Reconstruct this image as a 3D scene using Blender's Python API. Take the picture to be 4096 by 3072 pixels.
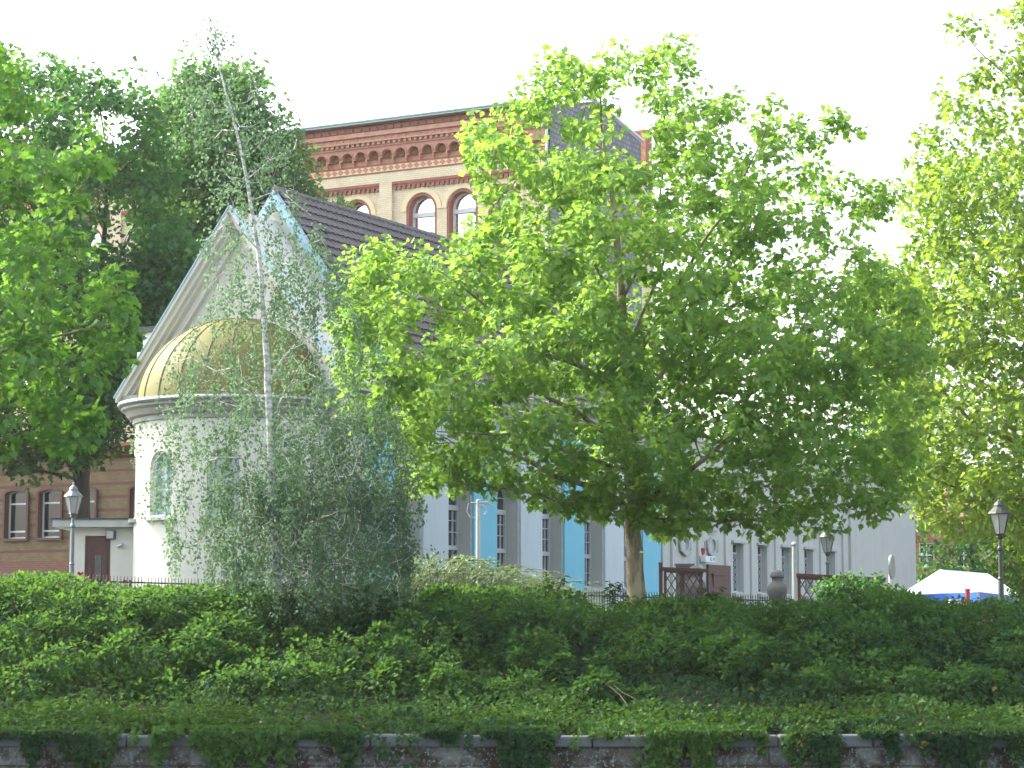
import bpy, math, random
import numpy as np
from mathutils import Vector, Matrix
PI = math.pi
rad = math.radians
for o in list(bpy.data.objects): bpy.data.objects.remove(o)
scene = bpy.context.scene
COL = scene.collection

# ------------------------------------------------------------------ camera
PITCH = rad(6.18)
FPX = 9134.0
cam_d = bpy.data.cameras.new('camera')
cam = bpy.data.objects.new('camera', cam_d); COL.objects.link(cam)
cam.location = (0, 0, 0); cam.rotation_euler = (PI/2+PITCH, 0, 0)
cam_d.sensor_width = 36.0; cam_d.lens = FPX/4096*36.0
cam_d.clip_start = 0.1; cam_d.clip_end = 3000
scene.camera = cam

# ------------------------------------------------------------------ sky, sun, exposure
SUN_AZ, SUN_EL = -60.0, 38.0          # azimuth measured from +Y towards +X
world = bpy.data.worlds.new("World"); scene.world = world; world.use_nodes = True
wn = world.node_tree; wn.nodes.clear()
sky = wn.nodes.new('ShaderNodeTexSky'); sky.sky_type = 'NISHITA'; sky.sun_disc = False
sky.sun_elevation = rad(SUN_EL); sky.sun_rotation = rad(SUN_AZ)
sky.air_density = 1.0; sky.dust_density = 4.0; sky.ozone_density = 1.0
hs = wn.nodes.new('ShaderNodeHueSaturation'); hs.inputs['Saturation'].default_value = 0.5; hs.inputs['Value'].default_value = 1.0
bg = wn.nodes.new('ShaderNodeBackground'); bg.inputs['Strength'].default_value = 0.15
wo = wn.nodes.new('ShaderNodeOutputWorld')
wn.links.new(sky.outputs[0], hs.inputs['Color']); wn.links.new(hs.outputs[0], bg.inputs[0]); wn.links.new(bg.outputs[0], wo.inputs[0])
sd = bpy.data.lights.new('sun', 'SUN'); sd.energy = 2.0; sd.angle = rad(2.0); sd.color = (1.0, 0.93, 0.80)
sun = bpy.data.objects.new('sun', sd); COL.objects.link(sun)
sv = Vector((math.sin(rad(SUN_AZ))*math.cos(rad(SUN_EL)), math.cos(rad(SUN_AZ))*math.cos(rad(SUN_EL)), math.sin(rad(SUN_EL))))
sun.rotation_euler = sv.to_track_quat('Z', 'Y').to_euler(); sun.location = (-20, 10, 40)
scene.view_settings.view_transform = 'Standard'; scene.view_settings.look = 'None'
scene.view_settings.exposure = 2.2; scene.view_settings.gamma = 1.0
scene.render.engine = 'CYCLES'
scene.cycles.max_bounces = 7; scene.cycles.transmission_bounces = 4; scene.cycles.diffuse_bounces = 4; scene.cycles.glossy_bounces = 3

# ------------------------------------------------------------------ helpers
def P(x, y, Y):
    "a point at depth Y metres seen in direction (x, y) of the 4096 x 3072 frame"
    u = (x-2048)/FPX; v = (1536-y)/FPX
    k = Y/(math.cos(PITCH)-math.sin(PITCH)*v)
    return Vector((u*k, Y, (math.sin(PITCH)+math.cos(PITCH)*v)*k))

def tag(o, label=None, cat=None, group=None, kind=None):
    if label: o['label'] = label
    if cat: o['category'] = cat
    if group: o['group'] = group
    if kind: o['kind'] = kind
    return o
def empty(name, loc=(0,0,0), rz=0, parent=None):
    o = bpy.data.objects.new(name, None); COL.objects.link(o); o.location = loc; o.rotation_euler = (0,0,rz); o.empty_display_size = .3
    if parent: o.parent = parent
    return o
def copy_tree(o, parent=None):
    c = o.copy(); COL.objects.link(c); c.parent = parent
    for ch in list(o.children): copy_tree(ch, c)
    return c

class MB:
    def __init__(s): s.v = []; s.f = []
    def quad(s, a, b, c, d):
        n = len(s.v); s.v += [tuple(a), tuple(b), tuple(c), tuple(d)]; s.f.append((n, n+1, n+2, n+3))
    def poly(s, pts):
        n = len(s.v); s.v += [tuple(p) for p in pts]; s.f.append(tuple(range(n, n+len(pts))))
    def box(s, x0, x1, y0, y1, z0, z1):
        n = len(s.v)
        s.v += [(x0,y0,z0),(x1,y0,z0),(x1,y1,z0),(x0,y1,z0),(x0,y0,z1),(x1,y0,z1),(x1,y1,z1),(x0,y1,z1)]
        s.f += [tuple(n+i for i in q) for q in ((3,2,1,0),(4,5,6,7),(0,1,5,4),(1,2,6,5),(2,3,7,6),(3,0,4,7))]
    def prism(s, pts, vec):
        "extrude a planar loop pts along vec"
        n = len(s.v); k = len(pts); vec = Vector(vec)
        s.v += [tuple(p) for p in pts] + [tuple(Vector(p)+vec) for p in pts]
        s.f.append(tuple(range(n+k-1, n-1, -1))); s.f.append(tuple(range(n+k, n+2*k)))
        for i in range(k):
            j = (i+1) % k; s.f.append((n+i, n+j, n+k+j, n+k+i))
    def tube(s, pts, rads, sides=6, cap=True):
        pts = [Vector(p) for p in pts]
        if not hasattr(rads, '__len__'): rads = [rads]*len(pts)
        n0 = len(s.v); ref = None
        for i, p in enumerate(pts):
            t = (pts[min(i+1, len(pts)-1)]-pts[max(i-1, 0)])
            if t.length < 1e-9: t = Vector((0,0,1))
            t.normalize()
            if ref is None: ref = Vector((1,0,0)) if abs(t.x) < .8 else Vector((0,1,0))
            a = (ref - t*ref.dot(t))
            if a.length < 1e-6: a = t.orthogonal()
            a.normalize(); ref = a; b = t.cross(a)
            for k in range(sides):
                an = 2*PI*k/sides
                s.v.append(tuple(p + (a*math.cos(an)+b*math.sin(an))*rads[i]))
        for i in range(len(pts)-1):
            for k in range(sides):
                k2 = (k+1) % sides; q = n0+i*sides; r = q+sides
                s.f.append((q+k, q+k2, r+k2, r+k))
        if cap:
            s.f.append(tuple(n0+k for k in range(sides-1, -1, -1)))
            q = n0+(len(pts)-1)*sides; s.f.append(tuple(q+k for k in range(sides)))
    def lathe(s, prof, sides=24, cx=0, cy=0, a0=0, a1=2*PI, cap=False):
        "prof: list of (r, z)"
        n0 = len(s.v); full = abs(a1-a0-2*PI) < 1e-6; m = sides if full else sides+1
        for (r, z) in prof:
            for k in range(m):
                a = a0+(a1-a0)*k/sides; s.v.append((cx+r*math.cos(a), cy+r*math.sin(a), z))
        for i in range(len(prof)-1):
            for k in range(sides):
                k2 = (k+1) % m if full else k+1
                q = n0+i*m; r_ = q+m; s.f.append((q+k, q+k2, r_+k2, r_+k))
        if cap:
            s.f.append(tuple(n0+k for k in range(m-1, -1, -1))); q = n0+(len(prof)-1)*m; s.f.append(tuple(q+k for k in range(m)))
    def build(s, name, mat, parent=None, smooth=False, loc=None, rz=None, bevel=0):
        me = bpy.data.meshes.new(name); me.from_pydata(s.v, [], s.f); me.update()
        if isinstance(mat, (list, tuple)):
            for m in mat: me.materials.append(m)
        elif mat: me.materials.append(mat)
        if smooth:
            me.polygons.foreach_set('use_smooth', [True]*len(me.polygons))
        o = bpy.data.objects.new(name, me); COL.objects.link(o)
        if parent: o.parent = parent
        if loc: o.location = loc
        if rz is not None: o.rotation_euler = (0,0,rz)
        if bevel:
            b = o.modifiers.new('bevel', 'BEVEL'); b.width = bevel; b.segments = 2; b.limit_method = 'ANGLE'
        return o

def perforated(mb, fmap, U0, U1, Z0, ztop, holes, depth, du=0.5):
    """wall with arched openings. fmap(u,z,d)->point, ztop(u); holes: (ua,ub,za,fn) with fn(u)->top of the opening"""
    us = {round(U0, 5), round(U1, 5)}
    n = max(1, int((U1-U0)/du))
    for i in range(n+1): us.add(round(U0+(U1-U0)*i/n, 5))
    for (ua, ub, za, fn) in holes:
        for i in range(11):
            us.add(round(ua+(ub-ua)*(0.5-0.5*math.cos(PI*i/10)), 5))
    us = sorted(us)
    for a, b in zip(us[:-1], us[1:]):
        if b-a < 1e-4: continue
        m = (a+b)/2
        hs_ = sorted([h for h in holes if h[0] < m < h[1]], key=lambda h: h[2])
        za, zb = Z0, Z0
        for (ua, ub, z0, fn) in hs_:
            mb.quad(fmap(a, za, 0), fmap(b, zb, 0), fmap(b, z0, 0), fmap(a, z0, 0))
            ta, tb = fn(a), fn(b)
            mb.quad(fmap(a, z0, 0), fmap(b, z0, 0), fmap(b, z0, depth), fmap(a, z0, depth))
            mb.quad(fmap(a, ta, depth), fmap(b, tb, depth), fmap(b, tb, 0), fmap(a, ta, 0))
            if abs(a-ua) < 1e-4: mb.quad(fmap(a, z0, 0), fmap(a, z0, depth), fmap(a, ta, depth), fmap(a, ta, 0))
            if abs(b-ub) < 1e-4: mb.quad(fmap(b, z0, depth), fmap(b, z0, 0), fmap(b, tb, 0), fmap(b, tb, depth))
            za, zb = ta, tb
        mb.quad(fmap(a, za, 0), fmap(b, zb, 0), fmap(b, ztop(b), 0), fmap(a, ztop(a), 0))

def arch_fn(ua, ub, spring, rise=None):
    c = (ua+ub)/2; h = (ub-ua)/2; rise = h if rise is None else rise
    return lambda u: spring + rise*math.sqrt(max(0, 1-((u-c)/h)**2))
def arch_loop(w, z0, spring, rise=None, n=14, inset=0):
    "closed loop of (u,z) around an arched opening of width w centred on 0"
    h = w/2-inset; rise = (w/2 if rise is None else rise)-inset
    pts = [(-h, z0+inset), (h, z0+inset)]
    for i in range(n+1):
        a = PI*i/n; pts.append((h*math.cos(a), spring+rise*math.sin(a)))
    return pts
def ring(mb, outer, inner, y0, y1):
    "frame between two loops of equal length in the x-z plane, from y0 (front) to y1"
    k = len(outer)
    for i in range(k):
        j = (i+1) % k
        A, B, C, D = outer[i], outer[j], inner[j], inner[i]
        mb.quad((A[0],y0,A[1]), (B[0],y0,B[1]), (C[0],y0,C[1]), (D[0],y0,D[1]))
        mb.quad((D[0],y0,D[1]), (C[0],y0,C[1]), (C[0],y1,C[1]), (D[0],y1,D[1]))
        mb.quad((B[0],y0,B[1]), (A[0],y0,A[1]), (A[0],y1,A[1]), (B[0],y1,B[1]))

# ------------------------------------------------------------------ materials
def nt(name):
    m = bpy.data.materials.new(name); m.use_nodes = True; t = m.node_tree; t.nodes.clear()
    out = t.nodes.new('ShaderNodeOutputMaterial'); b = t.nodes.new('ShaderNodeBsdfPrincipled'); t.links.new(b.outputs[0], out.inputs[0])
    return m, t, b, out
def N(t, typ, **kw):
    n = t.nodes.new(typ)
    for k, v in kw.items():
        if k in n.inputs.keys(): n.inputs[k].default_value = v
        else: setattr(n, k, v)
    return n
def rgb(c): return (c[0], c[1], c[2], 1)
def mixc(t, fac, a, b, mode='MIX'):
    m = t.nodes.new('ShaderNodeMix'); m.data_type = 'RGBA'; m.blend_type = mode
    def put(i, v):
        if hasattr(v, 'links') or isinstance(v, bpy.types.NodeSocket): t.links.new(v, m.inputs[i])
        else: m.inputs[i].default_value = v if isinstance(v, (int, float)) else rgb(v)
    put(0, fac); put(6, a); put(7, b)
    return m.outputs[2]
def coords(t, kind='Object', scale=(1,1,1)):
    tc = t.nodes.new('ShaderNodeTexCoord'); mp = t.nodes.new('ShaderNodeMapping'); mp.inputs['Scale'].default_value = scale
    t.links.new(tc.outputs[kind], mp.inputs[0]); return mp.outputs[0]
def noise(t, vec, scale, detail=4, rough=.55):
    n = N(t, 'ShaderNodeTexNoise', Scale=scale, Detail=detail, Roughness=rough); t.links.new(vec, n.inputs['Vector']); return n.outputs['Fac']
def ramp(t, fac, p0, p1, c0=(0,0,0), c1=(1,1,1)):
    r = t.nodes.new('ShaderNodeValToRGB'); r.color_ramp.elements[0].position = p0; r.color_ramp.elements[1].position = p1
    r.color_ramp.elements[0].color = rgb(c0); r.color_ramp.elements[1].color = rgb(c1); t.links.new(fac, r.inputs[0]); return r.outputs[0]
def bump(t, b, h, strength=.3, dist=.02):
    n = N(t, 'ShaderNodeBump', Strength=strength, Distance=dist); t.links.new(h, n.inputs['Height']); t.links.new(n.outputs[0], b.inputs['Normal'])

def stucco(name, c, dirt=(.35,.34,.30), amount=.35, rough=.85):
    m, t, b, o = nt(name); v = coords(t); v2 = coords(t, scale=(1.3,1.3,.22))
    n1 = noise(t, v, .9, 6); n2 = noise(t, v2, 2.2, 5); n3 = noise(t, v, 60, 2)
    f = N(t, 'ShaderNodeMath', operation='MULTIPLY'); t.links.new(ramp(t, n1, .36, .66), f.inputs[0]); t.links.new(ramp(t, n2, .42, .72), f.inputs[1])
    f2 = N(t, 'ShaderNodeMath', operation='MULTIPLY'); t.links.new(f.outputs[0], f2.inputs[0]); f2.inputs[1].default_value = amount
    c1 = mixc(t, f2.outputs[0], c, dirt)
    c2 = mixc(t, ramp(t, n1, .3, .7), tuple(x*.93 for x in c), c1)
    t.links.new(mixc(t, .6, c2, c1), b.inputs['Base Color']); b.inputs['Roughness'].default_value = rough
    bump(t, b, n3, .25, .004); return m
def plain(name, c, rough=.6, metal=0, spec=.5, var=.12, scale=3):
    m, t, b, o = nt(name); v = coords(t); n = noise(t, v, scale, 5)
    t.links.new(mixc(t, n, tuple(x*(1-var) for x in c), tuple(min(1, x*(1+var)) for x in c)), b.inputs['Base Color'])
    b.inputs['Roughness'].default_value = rough; b.inputs['Metallic'].default_value = metal; b.inputs['Specular IOR Level'].default_value = spec
    return m
def brick(name, c1, c2, mortar, band=None, w=.26, h=.085, swap=True):
    m, t, b, o = nt(name)
    tc = t.nodes.new('ShaderNodeTexCoord'); sp = t.nodes.new('ShaderNodeSeparateXYZ'); cb = t.nodes.new('ShaderNodeCombineXYZ')
    t.links.new(tc.outputs['Object'], sp.inputs[0])
    ad = N(t, 'ShaderNodeMath', operation='ADD'); t.links.new(sp.outputs[0], ad.inputs[0]); t.links.new(sp.outputs[1], ad.inputs[1])
    t.links.new(ad.outputs[0], cb.inputs[0]); t.links.new(sp.outputs[2], cb.inputs[1])
    bt = t.nodes.new('ShaderNodeTexBrick'); t.links.new(cb.outputs[0], bt.inputs['Vector'])
    bt.inputs['Color1'].default_value = rgb(c1); bt.inputs['Color2'].default_value = rgb(c2); bt.inputs['Mortar'].default_value = rgb(mortar)
    bt.inputs['Scale'].default_value = 1; bt.inputs['Mortar Size'].default_value = .011; bt.inputs['Brick Width'].default_value = w; bt.inputs['Row Height'].default_value = h
    bt.inputs['Bias'].default_value = -.1
    n = noise(t, tc.outputs['Object'], 1.3, 5)
    col = mixc(t, .28, bt.outputs['Color'], ramp(t, n, .3, .75, (.25,.2,.14), (1,1,1)), 'MULTIPLY')
    if band:
        # courses of darker red brick at a regular height
        md = N(t, 'ShaderNodeMath', operation='MODULO'); t.links.new(sp.outputs[2], md.inputs[0]); md.inputs[1].default_value = band[0]
        lt = N(t, 'ShaderNodeMath', operation='LESS_THAN'); t.links.new(md.outputs[0], lt.inputs[0]); lt.inputs[1].default_value = band[1]
        lz = N(t, 'ShaderNodeMath', operation='LESS_THAN'); t.links.new(sp.outputs[2], lz.inputs[0]); lz.inputs[1].default_value = band[3]
        ml = N(t, 'ShaderNodeMath', operation='MULTIPLY'); t.links.new(lt.outputs[0], ml.inputs[0]); t.links.new(lz.outputs[0], ml.inputs[1])
        col = mixc(t, ml.outputs[0], col, band[2])
    t.links.new(col, b.inputs['Base Color']); b.inputs['Roughness'].default_value = .85
    bump(t, b, bt.outputs['Fac'], .3, -.006); return m
def leafmat(name, ca, cb, trans, tfac=.42, cold=None, gloss=.035, rough=.5):
    m = bpy.data.materials.new(name); m.use_nodes = True; t = m.node_tree; t.nodes.clear()
    out = t.nodes.new('ShaderNodeOutputMaterial')
    at = t.nodes.new('ShaderNodeAttribute'); at.attribute_name = 'lv'
    ac = t.nodes.new('ShaderNodeAttribute'); ac.attribute_name = 'lc'
    col = mixc(t, at.outputs['Fac'], ca, cb)
    col = mixc(t, ramp(t, ac.outputs['Fac'], .2, .8), tuple(x*.78 for x in ca), col) if cold is None else mixc(t, ramp(t, ac.outputs['Fac'], .1, .9), cold, col)
    gt = N(t, 'ShaderNodeMath', operation='GREATER_THAN'); t.links.new(at.outputs['Fac'], gt.inputs[0]); gt.inputs[1].default_value = .994
    col = mixc(t, gt.outputs[0], col, (.20, .15, .03))
    d = t.nodes.new('ShaderNodeBsdfDiffuse'); t.links.new(col, d.inputs[0])
    tr = t.nodes.new('ShaderNodeBsdfTranslucent'); tc2 = mixc(t, at.outputs['Fac'], tuple(x*.75 for x in trans), trans); t.links.new(tc2, tr.inputs[0])
    mx = t.nodes.new('ShaderNodeMixShader'); mx.inputs[0].default_value = tfac; t.links.new(d.outputs[0], mx.inputs[1]); t.links.new(tr.outputs[0], mx.inputs[2])
    g = t.nodes.new('ShaderNodeBsdfGlossy'); g.inputs['Roughness'].default_value = rough; g.inputs[0].default_value = (.7,.85,.75,1)
    m2 = t.nodes.new('ShaderNodeMixShader'); m2.inputs[0].default_value = gloss; t.links.new(mx.outputs[0], m2.inputs[1]); t.links.new(g.outputs[0], m2.inputs[2])
    t.links.new(m2.outputs[0], out.inputs[0]); return m
def barkmat(name, c1, c2, scale=6, stretch=.35):
    m, t, b, o = nt(name); v = coords(t, scale=(1,1,stretch)); n = noise(t, v, scale, 6, .6); n2 = noise(t, v, scale*5, 3)
    t.links.new(mixc(t, ramp(t, n, .42, .6), c1, c2), b.inputs['Base Color']); b.inputs['Roughness'].default_value = .9
    bump(t, b, n2, .5, .01); return m
def glass(name, base=(.02,.025,.03), refl=.3, rough=.03):
    m = bpy.data.materials.new(name); m.use_nodes = True; t = m.node_tree; t.nodes.clear(); out = t.nodes.new('ShaderNodeOutputMaterial')
    d = t.nodes.new('ShaderNodeBsdfDiffuse'); d.inputs[0].default_value = rgb(base)
    g = t.nodes.new('ShaderNodeBsdfGlossy'); g.inputs['Roughness'].default_value = rough; g.inputs[0].default_value = (.95,.97,1,1)
    lw = t.nodes.new('ShaderNodeFresnel'); lw.inputs[0].default_value = 1.5
    ad = N(t, 'ShaderNodeMath', operation='ADD'); t.links.new(lw.outputs[0], ad.inputs[0]); ad.inputs[1].default_value = refl; ad.use_clamp = True
    v = coords(t); n = noise(t, v, 1.5, 2); bp = N(t, 'ShaderNodeBump', Strength=.12, Distance=.02); t.links.new(n, bp.inputs['Height']); t.links.new(bp.outputs[0], g.inputs['Normal'])
    mx = t.nodes.new('ShaderNodeMixShader'); t.links.new(ad.outputs[0], mx.inputs[0]); t.links.new(d.outputs[0], mx.inputs[1]); t.links.new(g.outputs[0], mx.inputs[2])
    t.links.new(mx.outputs[0], out.inputs[0]); return m

M = {}
M['cream'] = stucco('cream_render', (.60,.60,.53), amount=.5)
M['white'] = stucco('white_render', (.62,.62,.57), amount=.45)
M['grey_render'] = stucco('pale_grey_render', (.46,.48,.45), (.28,.29,.26), .5)
M['pale_blue'] = stucco('pale_blue_render', (.50,.57,.61), (.33,.39,.41), .45)
M['sky_blue'] = stucco('sky_blue_render', (.18,.50,.64), (.13,.39,.50), amount=.3)
M['trim'] = stucco('pale_trim', (.40,.43,.41), (.2,.21,.19), .55)
M['verge'] = plain('verge_metal', (.32,.50,.60), .5, var=.15)
M['copper'] = plain('verdigris_gutter', (.38,.52,.54), .45, .2)
M['yellow_brick'] = brick('yellow_brick', (.76,.64,.42), (.84,.74,.52), (.58,.50,.38))
M['banded_brick'] = brick('shade_darkened_banded_brick', (.17,.12,.06), (.24,.17,.09), (.13,.10,.06), band=(.62,.14,(.12,.055,.035),9.0))  # brown banded brick, colour also darkened to stand in for tree shade
M['red_brick'] = brick('red_brick', (.36,.12,.07), (.44,.16,.09), (.36,.24,.18))
M['dark_red'] = plain('moulded_red_brick', (.30,.115,.08), .8, var=.3, scale=4)
M['arch_brick'] = plain('pale_arch_brick', (.72,.60,.38), .85, var=.1)
M['glass'] = glass('window_glass', refl=.10)
M['sky_glass'] = glass('reflecting_glass', (.05,.06,.07), refl=.5, rough=.02)
M['frost'] = glass('frosted_glass', (.25,.30,.30), refl=.12, rough=.3)
M['sky_glass'] = glass('reflecting_glass', (.05,.06,.07), refl=.78, rough=.02)
M['frame'] = plain('window_frame_paint', (.42,.46,.47), .5)
M['white_paint'] = plain('white_frame_paint', (.66,.68,.68), .5)
M['brown_wood'] = plain('brown_stained_wood', (.085,.035,.025), .55, var=.35, scale=8)
M['iron'] = plain('dark_iron', (.035,.045,.05), .45, .4)
M['lamp_iron'] = plain('grey_green_iron', (.16,.19,.20), .45, .5)
M['galv'] = plain('galvanised_metal', (.42,.45,.46), .4, .7)
M['stone'] = stucco('weathered_stone', (.16,.15,.14), (.05,.05,.045), .8)
M['slate'] = None
# ================================================================== brick school behind
def slate_mat():
    m, t, b, o = nt('slate_cladding'); tc = t.nodes.new('ShaderNodeTexCoord'); sp = t.nodes.new('ShaderNodeSeparateXYZ'); cb = t.nodes.new('ShaderNodeCombineXYZ')
    t.links.new(tc.outputs['Object'], sp.inputs[0]); t.links.new(sp.outputs[1], cb.inputs[0]); t.links.new(sp.outputs[2], cb.inputs[1])
    bt = t.nodes.new('ShaderNodeTexBrick'); t.links.new(cb.outputs[0], bt.inputs['Vector']); bt.inputs['Scale'].default_value = 1
    bt.inputs['Color1'].default_value = rgb((.16,.16,.18)); bt.inputs['Color2'].default_value = rgb((.24,.24,.26)); bt.inputs['Mortar'].default_value = rgb((.07,.07,.08))
    bt.inputs['Brick Width'].default_value = .3; bt.inputs['Row Height'].default_value = .22; bt.inputs['Mortar Size'].default_value = .02
    n = noise(t, tc.outputs['Object'], 1.6, 6)
    t.links.new(mixc(t, .6, bt.outputs['Color'], ramp(t, n, .3, .7, (.45,.45,.45), (1,1,1)), 'MULTIPLY'), b.inputs['Base Color']); b.inputs['Roughness'].default_value = .6; return m
M['slate'] = slate_mat()
ROT = rad(-28.3)
sc = P(2189, 2525, 96)
school = empty('school_building', (sc.x, sc.y, 0), ROT)
tag(school, 'tall yellow brick school with red terracotta cornice and arched windows, rising behind the hall', 'school')
SX0 = -38.0
cents = [2.14+7.5*k+j*2.06 for k in range(5) for j in range(3)]

holesA = []
def sf(u, z, d): return (u, .12+d, z)
hol = []
for c in cents:
    if -c-.7 < SX0+.3: continue
    hol.append((-c-.78, -c+.78, 16.2, arch_fn(-c-.78, -c+.78, 18.42)))
    hol.append((-c-.78, -c+.78, 10.9, arch_fn(-c-.78, -c+.78, 13.12)))
    hol.append((-c-.78, -c+.78, 4.3, arch_fn(-c-.78, -c+.78, 6.55, .28)))
mb = MB(); perforated(mb, sf, SX0, -.002, 8.5, lambda u: 22.3, [h for h in hol if h[2] > 8], .42, 1.0)
mb.build('facade_wall', M['yellow_brick'], school)
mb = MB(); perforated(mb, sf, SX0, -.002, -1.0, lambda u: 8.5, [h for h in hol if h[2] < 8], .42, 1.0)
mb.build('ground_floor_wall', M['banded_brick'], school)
mb = MB()
for k in range(6):
    c = 7.73+7.5*(k-1); a, b_ = (-.6, 0) if k == 0 else (-c-.65, -c)
    if a > SX0: mb.box(a, b_, 0, .117, 9.0, 19.8)
mb.box(SX0, 0, 0, .117, 19.803, 20.26)
mb.build('brick_pilasters', M['yellow_brick'], school)
# side wall clad in slate, roof, rear wing
mb = MB(); mb.prism([(-.3,.3,-1), (-.3,9.5,-1), (-.3,9.5,22.6), (-.3,4.5,23.5), (-.3,.3,22.5)], (.32,0,0)); mb.build('side_wall', M['slate'], school)
mb = MB(); mb.prism([(SX0,.15,22.42), (SX0,4.5,23.42), (SX0,9.5,22.55), (SX0,9.5,22.3), (SX0,.15,22.3)], (-SX0-.32,0,0)); mb.build('roof', M['slate'], school)
mb = MB(); mb.prism([(-.1,-.1,22.62), (-.1,4.5,23.68), (-.1,9.7,22.76), (-.1,9.7,22.66), (-.1,4.5,23.56), (-.1,-.1,22.5)], (.2,0,0)); mb.build('verge_flashing', M['galv'], school)
mb = MB(); mb.box(-14, -1, 9.52, 13, -1, 22.0); mb.build('rear_wing', M['yellow_brick'], school)
mb = MB(); mb.box(SX0-.3, SX0, .2, 9.5, -1, 22.3); mb.box(SX0, -.3, 9.2, 9.5, -1, 22.2); mb.build('back_wall', M['yellow_brick'], school)
ch = MB(); ch.box(-1.25, -.75, 11.7, 12.4, 21.9, 23.6); ch.box(-1.31, -.69, 11.64, 12.46, 23.6, 23.72); ch.build('chimney', M['red_brick'], school)
# cornice stack
mb = MB(); mb.box(SX0, .05, -.05, .11, 20.60, 20.66); mb.box(SX0, .05, -.04, .11, 20.265, 20.31); mb.build('brick_string_course', M['dark_red'], school)
mb = MB(); mb.box(SX0, .02, -.01, .11, 20.31, 20.60); mb.build('diamond_band_ground', M['arch_brick'], school)
mb = MB(); x = SX0+.2
while x < -.1:
    mb.prism([(x,-.03,20.33), (x+.15,-.03,20.455), (x,-.03,20.58), (x-.15,-.03,20.455)], (0,.03,0)); x += .33
mb.build('diamond_pattern', plain('terracotta_diamond', (.5,.20,.12), .8, var=.2), school)
mb = MB(); ax = []
x = SX0+.1
while x+.69 < 0: ax.append((x+.08, x+.61)); x += .69
perforated(mb, lambda u,z,d: (u, -.16+d, z), SX0, .04, 20.9, lambda u: 21.42, [(a, b_, 20.9, arch_fn(a, b_, 20.98)) for a, b_ in ax], .25, 2)
mb.box(SX0, .04, -.02, .10, 20.662, 20.897)
for a, b_ in ax:
    mb.box(b_+.01, b_+.07, -.2, -.02, 20.75, 20.9); mb.box(b_+.02, b_+.06, -.14, -.02, 20.66, 20.75)
for a, b_ in ax:
    c = (a+b_)/2
    pts = [(c+.30*math.cos(PI*i/10), -.19, 20.98+.30*math.sin(PI*i/10)) for i in range(11)]
    mb.tube(pts, .028, 4)
mb.build('arch_frieze', M['dark_red'] and plain('terracotta', (.48,.24,.165), .8, var=.3, scale=5), school)
mb = MB()
for a, b_ in ax:
    mb.box(a-.02, b_+.02, .085, .095, 20.9, 21.3); c = (a+b_)/2
    for i in range(7):
        an = PI*(i+.5)/7; mb.tube([(c+.05*math.cos(an), .06, 20.93+.05*math.sin(an)), (c+.22*math.cos(an), .04, 20.93+.22*math.sin(an))], .018, 4)
mb.build('shell_niches', plain('ochre_terracotta', (.38,.27,.12), .85, var=.3, scale=8), school)
mb = MB(); mb.box(SX0, .1, -.22, .11, 21.42, 21.50); x = SX0
while x < 0:
    mb.box(x, x+.13, -.33, -.2, 21.505, 21.62); x += .27
mb.box(SX0, .1, -.2, .11, 21.5, 21.62); mb.box(SX0, .14, -.38, .11, 21.625, 21.70); mb.box(SX0, .12, -.32, .11, 21.70, 21.88)
x = SX0+.1
while x < 0:
    mb.box(x, x+.12, -.35, -.3, 21.73, 21.85); x += .36
mb.box(SX0, .16, -.44, .11, 21.88, 21.95); mb.box(SX0, .15, -.40, .11, 21.95, 22.08)
mb.build('cornice', plain('terracotta_cornice', (.50,.27,.19), .8, var=.35, scale=3), school)
mb = MB(); mb.box(SX0, .15, -.37, .11, 22.083, 22.36); x = SX0+.2
while x < 0:
    mb.prism([(x+.15*math.cos(PI*i/8), -.42, 22.12+.2*math.sin(PI*i/8)) for i in range(9)], (0,.06,0)); x += .42
mb.box(SX0, .18, -.5, .11, 22.363, 22.42); mb.build('palmette_frieze', plain('dark_terracotta', (.28,.12,.085), .8, var=.3), school)
mb = MB(); mb.box(SX0, .25, -.68, .0, 22.423, 22.55); mb.tube([(SX0,-.68,22.54), (.25,-.68,22.54)], .07, 8)
mb.build('gutter', M['copper'], school)
mb = MB(); mb.tube([(.08,-.25,22.3), (.08,-.12,21.6), (.08,-.1,2)], .06, 8); mb.build('downpipe', M['galv'], school)
mb = MB()
for k in range(5):
    c = 7.73+7.5*k; a, b_ = -c+.01, -(8.38+7.5*(k-1)) if k else -.62
    if k == 0: b_ = -.62
    else: b_ = -(8.38+7.5*(k-1))-.01
    if a < SX0: continue
    mb.box(a, b_, -.01, .115, 19.68, 19.795); mb.box(a, b_, .03, .115, 19.6, 19.68); x = a+.08
    while x < b_-.1:
        mb.box(x, x+.12, -.005, .115, 19.44, 19.6); x += .245
mb.build('dentil_course', M['dark_red'], school)
mb = MB(); mb.box(SX0, .1, -.2, .115, 8.62, 8.78); mb.box(SX0, .08, -.08, .115, 8.2, 8.3); x = SX0
while x < 0:
    mb.box(x, x+.13, -.12, .115, 8.35, 8.6); x += .28
mb.build('lower_cornice', M['dark_red'], school)
mb = MB(); mb.box(SX0, .02, -.3, .115, 2.05, 3.3); mb.build('brick_plinth', brick('shade_darkened_red_brick', (.16,.055,.035), (.22,.075,.045), (.2,.15,.12)), school)  # plinth red darkened to carry the shade of the lower school
mb = MB(); mb.box(SX0, .03, -.42, .115, -1, 2.045); mb.build('stone_plinth', M['stone'], school)
dark_glass = glass('dark_window_glass', (.012,.014,.014), .02)
brown_trim = plain('dark_brown_brick', (.12,.06,.045), .85, var=.3)  # darker brown for the ground-floor window surrounds
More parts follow.
